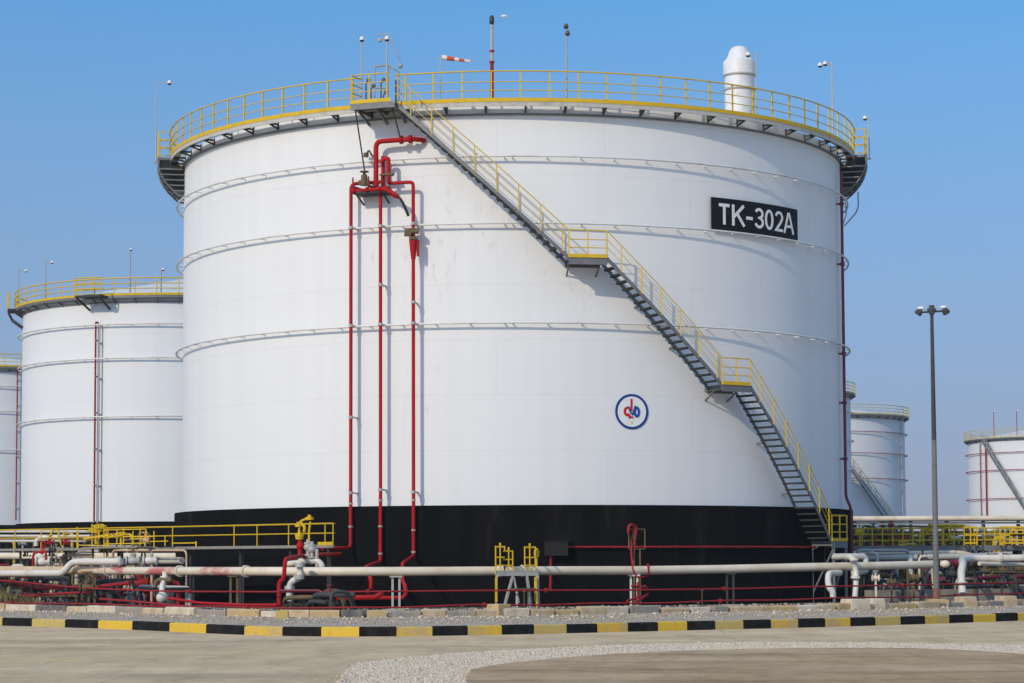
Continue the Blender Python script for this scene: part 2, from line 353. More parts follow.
def fillet(pts, rad, seg=6):
    pts = [Vector(p) for p in pts]; out = [pts[0]]
    for i in range(1, len(pts) - 1):
        a = (pts[i - 1] - pts[i]); b = (pts[i + 1] - pts[i])
        ra = min(rad, a.length * 0.45, b.length * 0.45); a.normalize(); b.normalize()
        p0 = pts[i] + a * ra; p1 = pts[i] + b * ra
        for k in range(seg + 1):
            t = k / seg; out.append(p0 * (1 - t)**2 + pts[i] * (2 * t * (1 - t)) + p1 * t * t)
    out.append(pts[-1]); return out
def flange(mb, p, d, r, t=0.05, n=14):
    p = Vector(p); d = Vector(d).normalized()
    mb.lathe([(r, -t), (r, -0.012), (r * 0.9, -0.006), (r * 0.9, 0.006), (r, 0.012), (r, t)], p, n, d)

# ------------------------------------------------------------------ curves of the kerb line
KP = [(-150, 85.5), (0, 78.0), (100, 73.8), (250, 66.4), (350, 64.7), (500, 65.8), (712, 69.9), (862, 73.3), (1024, 79.3), (1170, 86.0)]
def kd(px):
    if px <= KP[0][0]: i = 0
    elif px >= KP[-1][0]: i = len(KP) - 2
    else: i = max(j for j in range(len(KP) - 1) if KP[j][0] <= px)
    def sl(j):
        if j <= 0: return (KP[1][1] - KP[0][1]) / (KP[1][0] - KP[0][0])
        if j >= len(KP) - 1: return (KP[-1][1] - KP[-2][1]) / (KP[-1][0] - KP[-2][0])
        return (KP[j + 1][1] - KP[j - 1][1]) / (KP[j + 1][0] - KP[j - 1][0])
    (x0, y0), (x1, y1) = KP[i], KP[i + 1]; h = x1 - x0; t = (px - x0) / h
    if t < 0: return y0 + sl(0) * (px - x0)
    if t > 1: return y1 + sl(len(KP) - 1) * (px - x1)
    return (2*t**3-3*t**2+1)*y0 + (t**3-2*t**2+t)*h*sl(i) + (-2*t**3+3*t**2)*y1 + (t**3-t**2)*h*sl(i + 1)
def gx(px, Y): return (px - CX0 + 1.0) / F * Y          # sideways place of a column at distance Y (near the ground)
def K(px, off, z): Y = kd(px) + off; return Vector((gx(px, Y), Y, z))
def WK(px, py, off): return W(px, py, kd(px) + off)
def curve_pts(off, z, a=-420, b=1460, step=20):
    return [K(p, off, z) for p in range(a, b + 1, step)]
ZV, ZY = 0.24, 0.42      # top of the verge at the kerb, level of the yard

# ------------------------------------------------------------------ ground
g = MB(); g.add([(-5000, -300, 0), (5000, -300, 0), (5000, 7000, 0), (-5000, 7000, 0)], [(0, 1, 2, 3)])
struct('ground', g, M_['concrete'])
def loft(A, B):
    mb = MB(); n = len(A); mb.add(list(A) + list(B), [(i, i + 1, n + i + 1, n + i) for i in range(n - 1)]); return mb
front = curve_pts(0.17, ZV); mid = curve_pts(5.35, 0.40)
struct('gravel_verge', loft(front, mid), M_['verge'])
yb = curve_pts(5.5, ZY)
yard = loft(yb, [Vector((p.x * 1.35, 125, ZY)) for p in yb])
o2 = [Vector((p.x * 1.35, 125, ZY)) for p in yb]; n0 = len(yard.v)
far = [Vector((p.x * 22, 900, ZY)) for p in yb]
yard.add(o2 + far, [(i, i + 1, len(o2) + i + 1, len(o2) + i) for i in range(len(o2) - 1)])
struct('yard_ground', yard, M_['yard'])

# painted kerb: stones laid end to end, black and yellow by turns
bnd = [2.5, 32, 65, 98, 132, 169, 205.5, 243.5, 281.5, 320, 358, 395, 431, 466, 500, 532, 564.5, 595, 625.5, 655.5, 684.5, 712.5, 740.5, 768, 795, 822, 847, 872, 897, 921.5, 945.5, 969.5, 992, 1014]
for _ in range(9): bnd.insert(0, bnd[0] - 30); bnd.append(bnd[-1] + 22.5)
mb = MB()
def kerb_stone(mb, A, B, nA, nB, wid, z0, z1, ch=0.035, gap=0.006):
    d = (B - A).normalized(); A = A + d * gap; B = B - d * gap
    prof = [(0, z0), (0, z1 - ch), (ch, z1), (wid - ch, z1), (wid, z1 - ch), (wid, z0)]
    vs = [p + n_ * t + Vector((0, 0, z)) for p, n_ in ((A, nA), (B, nB)) for t, z in prof]
    k = len(prof)
    fs = [(i, i + 1, k + i + 1, k + i) for i in range(k - 1)] + [tuple(range(k - 1, -1, -1)), tuple(range(k, 2 * k))]
    mb.add(vs, fs)
def perp(px, off):
    d = K(px + 4, off, 0) - K(px - 4, off, 0); return Vector((-d.y, d.x, 0)).normalized()
for i in range(len(bnd) - 1):
    black = (i - 9) % 2 == 0
    r = random.random()
    mb.mi = 0 if black else (2 if r < 0.2 else (1 if r < 0.62 else 3))
    if 318 < bnd[i] < 322 or 650 < bnd[i] < 660: mb.mi = 2
    A, B = K(bnd[i], 0, 0), K(bnd[i + 1], 0, 0)
    jit = random.uniform(-0.012, 0.012)
    kerb_stone(mb, A, B, perp(bnd[i], 0), perp(bnd[i + 1], 0), 0.2, -0.05, 0.265 + jit)
kerb = struct('kerb', mb, [M_['kerb_black'], M_['kerb_yellow'], M_['kerb_bright'], M_['kerb_dull']])
kerb['label'] = 'black and yellow striped kerb along the road edge'

# low edge of faded blocks behind the verge
mb = MB(); px = -420.0; prev = None
while px < 1440:
    wpx = random.uniform(17, 34)
    ch_ = [q for q in (0, 1, 2, 3, 4) if q != prev]
    wts = {0: 4, 1: 4 if px < 480 else 1.5, 2: 3, 3: 2 if px < 520 else 5, 4: 0.4}
    mb.mi = random.choices(ch_, [wts[q] for q in ch_])[0]; prev = mb.mi
    A, B = K(px, 5.3, 0), K(px + wpx, 5.3, 0)
    kerb_stone(mb, A, B, perp(px, 5.3), perp(px + wpx, 5.3), 0.32, 0.3, 0.63 + random.uniform(-0.06, 0.03), random.uniform(0.02, 0.06), random.choice([0.008, 0.01, 0.02, 0.05, 0.09]))
    px += wpx * random.choice([1, 1, 1, 1.03])
lw = mb.build('low_wall', [M_['block_cream'], M_['block_white'], M_['block_tan'], M_['block_grey'], M_['block_dark']])
tag(lw, 'low edging wall of faded cream, white and grey painted blocks behind the gravel verge', 'low wall')

# gravel patch and slab in the foreground
outer = [(335, 700), (341, 683), (345, 676), (350, 670), (360, 664.5), (378, 661.5), (400, 659), (450, 654), (512, 650.5), (560, 648), (612, 645.7), (660, 644.2), (712, 643), (762, 642.6), (812, 642.6), (862, 643), (912, 643.8), (970, 645), (1024, 646), (1120, 649)]
inner = [(475, 720), (468, 690), (466, 681), (466, 676), (470, 671.5), (480, 668.6), (495, 666), (512, 663.8), (560, 659), (612, 655), (660, 652.6), (712, 650.8), (762, 649.7), (812, 649), (862, 648.8), (912, 649.2), (970, 651.5), (1024, 655), (1080, 660), (1140, 668)]
oA = [UG(x, y, 0.004) for x, y in outer]; iA = [UG(x, y, 0.004) for x, y in inner]
struct('gravel_patch', loft(oA, iA), M_['gravel_base'])
sl = MB(); ring = [Vector((p.x, p.y, 0.03)) for p in iA]
cpt = [Vector((8.0 + 0.0 * k, 30.0, 0.03)) for k in range(len(ring))]
sl.add(ring + [Vector((12, 28, 0.03)), Vector((-0.6, 28, 0.03))], [tuple(range(len(ring) + 2))])
n = len(ring); sl.add(ring + [Vector((p.x, p.y, -0.02)) for p in ring], [(i, n + i, n + i + 1, i + 1) for i in range(n - 1)])
struct('concrete_slab', sl, M_['slab'])
OCT = np.array([(1, 0, 0), (-1, 0, 0), (0, 1, 0), (0, -1, 0), (0, 0, 1), (0, 0, -1)], float)
OCF = np.array([(0, 2, 4), (2, 1, 4), (1, 3, 4), (3, 0, 4), (2, 0, 5), (1, 2, 5), (3, 1, 5), (0, 3, 5)])
def pebbles(name, P, size, mat):
    n = len(P); th = rng.uniform(0, 2 * PI, n); s = size * rng.lognormal(0, 0.35, n)
    V = np.repeat(OCT[None], n, 0) * rng.uniform(0.6, 1.15, (n, 6, 1)) * s[:, None, None]
    V[:, :, 2] *= 0.62
    c, si = np.cos(th)[:, None], np.sin(th)[:, None]
    x = V[:, :, 0] * c - V[:, :, 1] * si; y = V[:, :, 0] * si + V[:, :, 1] * c
    V = np.stack([x, y, V[:, :, 2]], -1) + P[:, None, :]
    Fc = (OCF[None] + (np.arange(n) * 6)[:, None, None]).reshape(-1, 3)
    me = bpy.data.meshes.new(name); me.vertices.add(n * 6); me.vertices.foreach_set('co', V.reshape(-1))
    me.loops.add(Fc.size); me.loops.foreach_set('vertex_index', Fc.reshape(-1).astype(np.int32))
    me.polygons.add(len(Fc)); me.polygons.foreach_set('loop_start', np.arange(0, Fc.size, 3, dtype=np.int32))
    me.update(calc_edges=True); me.materials.append(mat)
    o = bpy.data.objects.new(name, me); col.objects.link(o); o['kind'] = 'stuff'; return o
pp = []
for i in range(len(oA) - 1):
    quad = [np.array(q) for q in (oA[i], oA[i + 1], iA[i + 1], iA[i])]
    area = (np.linalg.norm(quad[1] - quad[0]) + np.linalg.norm(quad[2] - quad[3])) / 2 * (np.linalg.norm(quad[3] - quad[0]) + np.linalg.norm(quad[2] - quad[1])) / 2
    k = int(area * 420); a = rng.uniform(0, 1, (k, 1)); b_ = rng.uniform(-0.02, 1.02, (k, 1))
    pp.append((quad[0] * (1 - a) + quad[1] * a) * (1 - b_) + (quad[3] * (1 - a) + quad[2] * a) * b_)
eA = np.array([tuple(q) for q in oA]); eB = np.array([tuple(q) for q in iA])     # stray stones round the edges
for E, O in ((eA, eB), (eB, eA)):
    k = 260 if E is eA else 220; i = rng.integers(0, len(E) - 1, k); a = rng.uniform(0, 1, (k, 1)); base_ = E[i] * (1 - a) + E[i + 1] * a
    out_ = base_ - (O[i] * (1 - a) + O[i + 1] * a); out_ /= np.linalg.norm(out_, axis=1)[:, None]
    pp.append(base_ + out_ * rng.exponential(0.16, (k, 1)))
P = np.concatenate(pp); P[:, 2] = np.where(rng.uniform(0, 1, len(P)) < 2, 0.012, 0)
sel = rng.uniform(0, 1, len(P)) < 0.8
pebbles('white_gravel', P[sel], 0.022, M_['pebble']); pebbles('brown_gravel', P[~sel], 0.023, M_['tan_pebble'])
fa = np.array([tuple(K(p, 0.3, ZV)) for p in range(-60, 1090, 10)]); fb = np.array([tuple(K(p, 5.2, 0.40)) for p in range(-60, 1090, 10)])
k = 16000; i = rng.integers(0, len(fa) - 1, k); a = rng.uniform(0, 1, (k, 1)); b_ = rng.uniform(0, 1, (k, 1))
P = (fa[i] * (1 - a) + fa[i + 1] * a) * (1 - b_) + (fb[i] * (1 - a) + fb[i + 1] * a) * b_; P[:, 2] += 0.008
pebbles('verge_gravel', P, 0.022, M_['grey_pebble'])
k = 1500; i = rng.integers(0, len(fa) - 1, k); a = rng.uniform(0, 1, (k, 1)); b_ = rng.beta(2.2, 1.2, (k, 1))
P = (fa[i] * (1 - a) + fa[i + 1] * a) * (1 - b_) + (fb[i] * (1 - a) + fb[i + 1] * a) * b_; P[:, 2] += 0.012
pebbles('verge_rubble', P, 0.045, M_['tan_pebble'])
k = 500; i = rng.integers(0, len(fa) - 1, k); a = rng.uniform(0, 1, (k, 1)); b_ = rng.beta(5, 1.2, (k, 1))
P = (fa[i] * (1 - a) + fa[i + 1] * a) * (1 - b_) + (fb[i] * (1 - a) + fb[i + 1] * a) * b_; P[:, 2] += 0.015
pebbles('pale_rubble', P, 0.05, M_['pebble'])
# loose stones and rubble in the yard
k = 5000; pxs = rng.uniform(-20, 1050, k); offs = rng.uniform(5.8, 17, k)
P = np.array([tuple(K(a_, b__, ZY + 0.01)) for a_, b__ in zip(pxs, offs)]); pebbles('yard_stones', P, 0.045, M_['grey_pebble'])

# ------------------------------------------------------------------ storage tanks
def shell_mesh(root, name, cx, cy, R, z0, z1, mat, n=160):
    me = bpy.data.meshes.new(name); o = ORG[root.name]
    vs = []; fs = []; uvs = []
    for z in (z0, z1):
        for k in range(n): vs.append(tuple(pol(cx, cy, 360 * k / n, R, z) - o))
    for k in range(n):
        j = (k + 1) % n; fs.append((k, j, n + j, n + k))
        a, b_ = 2 * PI * R * k / n, 2 * PI * R * (k + 1) / n
        uvs += [(a, z0), (b_, z0), (b_, z1), (a, z1)]
    me.from_pydata(vs, [], fs); uv = me.uv_layers.new(name='UVMap')
    for i, q in enumerate(uvs): uv.data[i].uv = q
    me.polygons.foreach_set('use_smooth', [True] * len(fs)); me.materials.append(mat); me.update()
    ob = bpy.data.objects.new(name, me); col.objects.link(ob); ob.parent = root; ORG[ob.name] = o
    return ob
M_['deck_light'] = worn('weathered deck', (0.5, 0.48, 0.44), (0.36, 0.34, 0.31), 0.6, 1.0, g=0.5)
def ring_pts(cx, cy, r, z, a=0, b=360, n=120):
    return [pol(cx, cy, a + (b - a) * i / n, r, z) for i in range(n if b - a >= 359.9 else n + 1)]
def tank(label, cx, cy, R, ztop, zband, rings, ring_mat, group, near=False, rail_mat='yellow', Ro=None, roof_h=2.0, gap=None, band_off=0.32):
    root = thing('storage_tank', label, 'storage tank', (cx, cy, ZY), group)
    shell_mesh(root, 'shell', cx, cy, R, ZY, ztop, M_['shell' if near else 'shell_far'])
    MB().lathe([(R + 0.002, ztop - 0.004), (R * 0.6, ztop + roof_h * 0.42), (0.01, ztop + roof_h)], (cx, cy, 0), 96).build('roof', M_['ring_white'], root)
    bb = R + band_off
    MB().lathe([(bb, ZY - 0.05), (bb, zband), (R - 0.05, zband + 0.001)], (cx, cy, 0), 160).build('base_band', M_['black_band'], root, 'black painted base band')
    for z in rings:
        mb = MB(); rr = R + 0.28
        mb.tube(ring_pts(cx, cy, rr, z), 0.042 if near else 0.05, 7, closed=True)
        step = 5.2 if near else 9
        k = 0
        while k * step < 360:
            p = k * step; q = pol(cx, cy, p, rr, z); s0 = pol(cx, cy, p, R - 0.01, z - 0.03)
            mb.bar(s0, q - Vector((0, 0, 0.03)), 0.035, 0.035)
            k += 1
        mb.build('spray_ring', ring_mat, root)
    Ro = Ro or R + 0.5
    gap0, gap1 = gap or (0, 0)
    deck = MB().sector(cx, cy, R + (0.24 if near else 0.06), Ro, ztop - 0.05, ztop, 0, 360, 160)
    deck.sector(cx, cy, Ro - 0.05, Ro, ztop - 0.16, ztop - 0.052, 0, 360, 160)
    if not near:
        for k in range(48):
            p = 360 * k / 48; deck.bar(pol(cx, cy, p, R, ztop - 0.42), pol(cx, cy, p, Ro, ztop - 0.1), 0.07, 0.1)
    walk = deck.build('walkway', M_['deck_light'] if near else M_['steel'], root)
    bm_ = MB().sector(cx, cy, R, R + 0.12, ztop - 0.40, ztop - 0.34, 0, 360, 160)
    bm_.build('top_angle', M_['steel'], walk)
    a0, a1 = (gap1, 360 + gap0) if gap else (0, 360)
    MB().sector(cx, cy, Ro + 0.002, Ro + 0.014, ztop - 0.005, ztop + 0.14, a0, a1, 160).build('toe_board', M_['bright_yellow' if near else rail_mat], walk)
    rl = MB()
    for h, rr in ((1.14 if near else 1.08, 0.028), (0.74, 0.018), (0.42, 0.018)):
        rl.tube(ring_pts(cx, cy, Ro, ztop + h, a0, a1, 150), rr if near else rr + 0.012, 6, closed=not gap)
    n = int(2 * PI * Ro / (1.07 if near else 1.35))
    if not near:
        for k in range(n):
            p = 360 * k / n; rl.bar(pol(cx, cy, p, Ro, ztop), pol(cx, cy, p, Ro, ztop + 1.08), 0.06)
    rl.build('handrail', M_[rail_mat], walk)
    if near:
        pm = MB(); pm.box((0, 0, 0.57), (0.05, 0.05, 1.14)); pm.box((0, 0.02, -0.04), (0.09, 0.05, 0.2))
        first = None
        for k in range(n):
            ph = 360 * k / n + 1.2
            q = ph - 360 if ph > 180 else ph
            if gap and gap0 < q < gap1 or abs(q) > 125: continue
            loc = pol(cx, cy, ph, Ro - 0.03, ztop)
            if first is None:
                first = pm.build('post', M_['yellow'], walk); first.location = loc - ORG[root.name]
                for vtx in first.data.vertices: vtx.co += ORG[root.name]
                first.rotation_euler = (0, 0, R_(ph))
            else: copy_child(first, walk, loc, R_(ph))
        br = MB(); br.bar((0, 0.02, -0.28), (0, -0.58, -0.1), 0.05, 0.06); br.box((0, 0.0, -0.2), (0.06, 0.06, 0.36)); br.bar((0, 0, -0.1), (0, -0.58, -0.1), 0.06, 0.07)
        first = None
        for k in range(60):
            ph = k * 6.0 + 2.0; q = ph - 360 if ph > 180 else ph
            if abs(q) > 125: continue
            loc = pol(cx, cy, ph, R, ztop)
            if first is None:
                first = br.build('support_bracket', M_['dark_steel'], walk); first.location = loc - ORG[root.name]
                for vtx in first.data.vertices: vtx.co += ORG[root.name]
                first.rotation_euler = (0, 0, R_(ph))
            else: copy_child(first, walk, loc, R_(ph))
    else:
        pass
    return root, walk

# main tank
TX, TY, TR = 0.05, 100.0, 14.02
zt = UC(520, 99.6, 14.6, TX, TY)[1] - 0.07
zr = [UC(512, y, TR + 0.26, TX, TY)[1] for y in (156, 223, 322.6)]
zb = UC(512, 505, TR + 0.26, TX, TY)[1]
TG = 'white cylindrical storage tanks of the tank farm'
main, mwalk = tank('largest white storage tank with black base, zigzag staircase and number board', TX, TY, TR, zt, zb, zr, M_['ring_white'], TG, near=True, Ro=14.62, gap=(-22.6, -17.4))

# platform at the head of the stairs
SI, SO = TR + 0.27, TR + 1.22       # inner and outer radius of the stairs
yel, stl, dst = M_['yellow'], M_['steel'], M_['dark_steel']
def rail_arc(mb, r, z, a, b, hs=(1.06, 0.74, 0.42), rad=0.024):
    n = max(2, int(abs(b - a) / 1.2))
    for h in hs: mb.tube([pol(TX, TY, a + (b - a) * i / n, r, z + h) for i in range(n + 1)], rad if h == max(hs) else rad * 0.75, 6)
def post_at(mb, a, r, z, h=1.06, w_=0.045): mb.bar(pol(TX, TY, a, r, z), pol(TX, TY, a, r, z + h), w_)
pf = MB(); pf.sector(TX, TY, 14.0, SO + 0.25, zt - 0.1, zt - 0.02, -22.8, -16.2, 6); pf.sector(TX, TY, SO + 0.19, SO + 0.25, zt - 0.24, zt - 0.101, -22.8, -16.2, 6)
for a in (-22.5, -19.5, -16.5):
    pf.bar(pol(TX, TY, a, TR, zt - 0.55), pol(TX, TY, a, SO - 0.2, zt - 0.15), 0.07, 0.1); pf.bar(pol(TX, TY, a, TR, zt - 0.16), pol(TX, TY, a, SO + 0.2, zt - 0.16), 0.08, 0.12)
plat = pf.build('stair_head_platform', stl, main)
rb = MB(); rail_arc(rb, SO + 0.22, zt, -22.7, -17.2)
for a in (-22.7, -20.0, -17.4): post_at(rb, a, SO + 0.22, zt)
for h in (1.06, 0.74, 0.42): rb.bar(pol(TX, TY, -22.7, SO + 0.22, zt + h), pol(TX, TY, -22.7, 14.62, zt + h), 0.034)
rb.sector(TX, TY, SO + 0.252, SO + 0.264, zt - 0.02, zt + 0.12, -22.8, -16.8, 5)
rb.build('railing', yel, plat)

# zigzag staircase wound round the shell
def cyl_at(px, py, r): return UC(px, py, r, TX, TY)
A0 = (-16.3, zt - 0.05)
L1a = cyl_at(569, 257, SO); L1b = cyl_at(607, 258, SO); L2a = cyl_at(722, 384, SO); L2b = cyl_at(750, 386, SO); BOT = cyl_at(833, 541, SO)
z1 = (L1a[1] + L1b[1]) / 2; z2 = (L2a[1] + L2b[1]) / 2; z3 = BOT[1]
flights = [(A0[0], A0[1], L1a[0], z1), (L1b[0], z1, L2a[0], z2), (L2b[0], z2, BOT[0] - 0.5, z3)]
stm = MB()
def swept(mb, pts, w_, h_):
    """box section swept along a helix; pts = (angle, radius, z) and z is the section's top"""
    vs = []
    for a, r, z in pts:
        for rr, zz in ((r - w_ / 2, z - h_), (r + w_ / 2, z - h_), (r + w_ / 2, z), (r - w_ / 2, z)): vs.append(pol(TX, TY, a, rr, zz))
    n = len(pts); fs = []
    for i in range(n - 1):
        for k in range(4): fs.append((i * 4 + k, i * 4 + (k + 1) % 4, i * 4 + 4 + (k + 1) % 4, i * 4 + 4 + k))
    fs += [(3, 2, 1, 0), tuple((n - 1) * 4 + k for k in range(4))]; mb.add(vs, fs)
for a0, za, a1, zb_ in flights:
    n = 14
    for r in (SI, SO):
        swept(stm, [(a0 + (a1 - a0) * i / n, r, za + (zb_ - za) * i / n + 0.06) for i in range(n + 1)], 0.05, 0.18)
    for t in (0.33, 0.66):      # struts back to the shell
        a = a0 + (a1 - a0) * t; z = za + (zb_ - za) * t
        stm.bar(pol(TX, TY, a, TR - 0.02, z - 0.16), pol(TX, TY, a, SI, z - 0.16), 0.07)
stair = stm.build('staircase', stl, main)
M_['tread_steel'] = worn('dark grating steel', (0.022, 0.022, 0.023), (0.04, 0.038, 0.035), 0.8, 1.5, g=0.3)
tn = 0
for a0, za, a1, zb_ in flights:
    n = int(round((za - zb_) / 0.235))
    for i in range(1, n):
        t = i / n; a = a0 + (a1 - a0) * t; z = za + (zb_ - za) * t; da = math.degrees(0.11 / SO)
        tr = MB().sector(TX, TY, SI + 0.03, SO - 0.03, z - 0.15, z - 0.085, a - da, a + da, 2)
        if tn < 99: tr.build('tread', M_['tread_steel'], stair)
        tn += 1
for k, (a0, a1, z) in enumerate(((L1a[0], L1b[0], z1), (L2a[0], L2b[0], z2), (BOT[0] - 0.5, BOT[0] + 4.6, z3))):
    lb = MB().sector(TX, TY, SI - 0.05, SO + 0.03, z - 0.06, z, a0, a1, 4)
    lb.sector(TX, TY, SO + 0.0, SO + 0.05, z - 0.26, z - 0.061, a0, a1, 4); lb.sector(TX, TY, SI - 0.05, SI, z - 0.26, z - 0.061, a0, a1, 4)
    for a in (a0 + 0.4, a1 - 0.4):
        lb.bar(pol(TX, TY, a, TR - 0.02, z - 0.14), pol(TX, TY, a, SO, z - 0.14), 0.06, 0.1)
        lb.bar(pol(TX, TY, a, TR - 0.02, z - 0.55), pol(TX, TY, a, SI + 0.3, z - 0.2), 0.05)
    if k == 2:
        for a in (a0 + 0.6, a1 - 0.3):
            for r in (SI, SO): lb.bar(pol(TX, TY, a, r, ZY), pol(TX, TY, a, r, z - 0.06), 0.1)
        lb.bar(pol(TX, TY, a0 + 0.6, SO, ZY + 0.3), pol(TX, TY, a1 - 0.3, SO, z - 0.3), 0.06); lb.bar(pol(TX, TY, a0 + 0.6, SI, ZY + 0.3), pol(TX, TY, a0 + 0.6, SO, z - 0.3), 0.06)
    lb.build('landing', stl, stair)
    lr = MB(); rail_arc(lr, SO + 0.02, z, a0, a1, (1.0, 0.66, 0.36))
    n = 3
    for i in range(n): post_at(lr, a0 + (a1 - a0) * i / (n - 1), SO + 0.02, z, 1.0, 0.05)
    lr.sector(TX, TY, SO + 0.052, SO + 0.064, z - 0.01, z + 0.12, a0, a1, 4)
    if k == 2:
        for h in (1.0, 0.66, 0.36): lr.bar(pol(TX, TY, a1, SI, z + h), pol(TX, TY, a1, SO, z + h), 0.04)
        post_at(lr, a1, SI, z, 1.0, 0.05)
    lr.build('landing_railing', M_['bright_yellow' if k else 'yellow'], stair)
for k, (a0, za, a1, zb_) in enumerate(flights):
    hr = MB()
    for h, rad in ((1.0, 0.02), (0.68, 0.014), (0.38, 0.014)):
        hr.tube([pol(TX, TY, a0 + (a1 - a0) * i / 14, SO + 0.02, za + (zb_ - za) * i / 14 + h) for i in range(15)], rad, 6)
    hr.build('stair_handrail', yel, stair)
    n = (8, 6, 7)[k]
    for i in range(1, n + 1):
        t = (i - 0.3) / n; a = a0 + (a1 - a0) * t; z = za + (zb_ - za) * t
        MB().bar(pol(TX, TY, a, SO + 0.02, z), pol(TX, TY, a, SO + 0.02, z + 1.0), 0.042).build('stair_post', yel, stair)

# side platforms on the two flanks of the rim
def flank(ph, sgn):
    a0, a1 = ph - 4, ph + 4
    ro = TR + 1.1
    p = MB().sector(TX, TY, 14.63, ro, zt - 0.12, zt - 0.02, a0, a1, 5)
    p.sector(TX, TY, ro - 0.05, ro + 0.01, zt - 0.3, zt - 0.121, a0, a1, 5)
    for a in (a0 + 0.2, ph, a1 - 0.2):
        # curved side plate from the deck's lip back to the shell
        n = 9; prof = [(ro - (ro - TR - 0.25) * (i / n)**2.0, zt - 0.25 - 1.35 * (i / n)) for i in range(n + 1)]
        p.tube([pol(TX, TY, a, r, z) for r, z in prof] + [pol(TX, TY, a, TR, zt - 1.62)], 0.04, 6)
    for i in range(1, 6):
        r = ro - (ro - TR - 0.25) * (i / 6)**2.0; z = zt - 0.25 - 1.35 * i / 6
        p.sector(TX, TY, TR, r, z - 0.05, z, a0, a1, 4)
    pl = p.build('flank_platform', M_['steel'], main)
    rr = MB(); rail_arc(rr, ro - 0.02, zt, a0, a1, (1.06, 0.74, 0.42), 0.026)
    for i in range(5): post_at(rr, a0 + (a1 - a0) * i / 4, ro - 0.02, zt, 1.06, 0.05)
    for a in (a0, a1):
        for h in (1.06, 0.74, 0.42): rr.bar(pol(TX, TY, a, 14.62, zt + h), pol(TX, TY, a, ro - 0.02, zt + h), 0.036)
    rr.sector(TX, TY, ro + 0.012, ro + 0.024, zt - 0.02, zt + 0.13, a0, a1, 4)
    rr.build('railing', M_['bright_yellow'], pl)
flank(-82, -1); flank(82, 1)

# number board, bent to the shell
def strokes(mb, pts, w_, place, t=0.012, closed=False):
    """flat ribbon with mitred corners along pts (sideways, up), w_ wide; place(s, z, off) puts it on the shell"""
    P = [Vector((a, b_)) for a, b_ in pts]; N = len(P); L = []
    for i in range(N):
        a = P[i - 1] if (i > 0 or closed) else None; b_ = P[(i + 1) % N] if (i < N - 1 or closed) else None
        d1 = (P[i] - a).normalized() if a is not None else None; d2 = (b_ - P[i]).normalized() if b_ is not None else None
        if d1 is None: d1 = d2
        if d2 is None: d2 = d1
        n1 = Vector((-d1.y, d1.x)); n2 = Vector((-d2.y, d2.x)); m_ = (n1 + n2); m_ = m_.normalized() if m_.length > 1e-6 else n1
        m_ = m_ / max(0.45, m_.dot(n1)); L.append((P[i] + m_ * w_ / 2, P[i] - m_ * w_ / 2))
    vs = []
    for a, b_ in L: vs += [place(a.x, a.y, 0), place(b_.x, b_.y, 0), place(a.x, a.y, t), place(b_.x, b_.y, t)]
    fs = []
    for i in range(N if closed else N - 1):
        p, q = i * 4, ((i + 1) % N) * 4
        fs += [(p + 2, p + 3, q + 3, q + 2), (p, p + 2, q + 2, q), (p + 3, p + 1, q + 1, q + 3)]
    if not closed: fs += [(0, 1, 3, 2), ((N - 1) * 4, (N - 1) * 4 + 2, (N - 1) * 4 + 3, (N - 1) * 4 + 1)]
    mb.add(vs, fs)
RS = TR + 0.10
pa = UC(711, 213, RS, TX, TY); pb = UC(797, 227.5, RS, TX, TY)
zc_ = (UC(711, 197, RS, TX, TY)[1] + UC(711, 229, RS, TX, TY)[1]) / 2
hz = (UC(711, 197, RS, TX, TY)[1] - UC(711, 229, RS, TX, TY)[1]) / 2
sg = thing('sign_board', 'black number board with white TK-302A lettering on the largest tank', 'sign', pol(TX, TY, (pa[0] + pb[0]) / 2, RS, zc_ - hz))
bd = MB().sector(TX, TY, RS, RS + 0.03, zc_ - hz, zc_ + hz, pa[0], pb[0], 24)
for a in (pa[0] + 1, (pa[0] + pb[0]) / 2, pb[0] - 1):
    for z in (zc_ - hz * 0.7, zc_ + hz * 0.7): bd.bar(pol(TX, TY, a, TR, z), pol(TX, TY, a, RS, z), 0.05)
bd.build('board', M_['sign_black'], sg)
def deg_at(px): return UC(px, 215, RS + 0.03, TX, TY)[0]
lt = MB(); zl0, zl1 = zc_ - hz * 0.64, zc_ + hz * 0.66
def glyph(x0, x1, polys, wd):
    d0, d1 = deg_at(x0), deg_at(x1); s0, s1 = R_(d0) * RS, R_(d1) * RS
    def place(s, z, off): return pol(TX, TY, math.degrees(s / RS), RS + 0.032 + off, z)
    Wd = s1 - s0; H = zl1 - zl0
    for pl, closed in polys:
        dense = []
        m_ = len(pl)
        for i in range(m_ if closed else m_ - 1):
            a, b_ = pl[i], pl[(i + 1) % m_]
            for q in range(3): dense.append((a[0] + (b_[0] - a[0]) * q / 3, a[1] + (b_[1] - a[1]) * q / 3))
        if not closed: dense.append(pl[-1])
        i_ = wd / 2
        strokes(lt, [(s0 + i_ + a * (Wd - wd), zl0 + i_ + b_ * (H - wd)) for a, b_ in dense], wd, place, 0.012, closed)
def arc(cx, cy, rx, ry, a, b_, n=14): return [(cx + rx * math.cos(R_(a + (b_ - a) * i / n)), cy + ry * math.sin(R_(a + (b_ - a) * i / n))) for i in range(n + 1)]
wd = 0.122
glyph(717.7, 730.6, [([(-0.0, 1), (1.0, 1)], False), ([(0.5, 0.92), (0.5, -0.1)], False)], wd)
glyph(732, 745, [([(0, -0.1), (0, 1.1)], False), ([(0.98, 1.08), (0.08, 0.42)], False), ([(0.36, 0.6), (1.02, -0.09)], False)], wd)
glyph(745.8, 752.9, [([(-0.15, 0.42), (1.15, 0.42)], False)], wd)
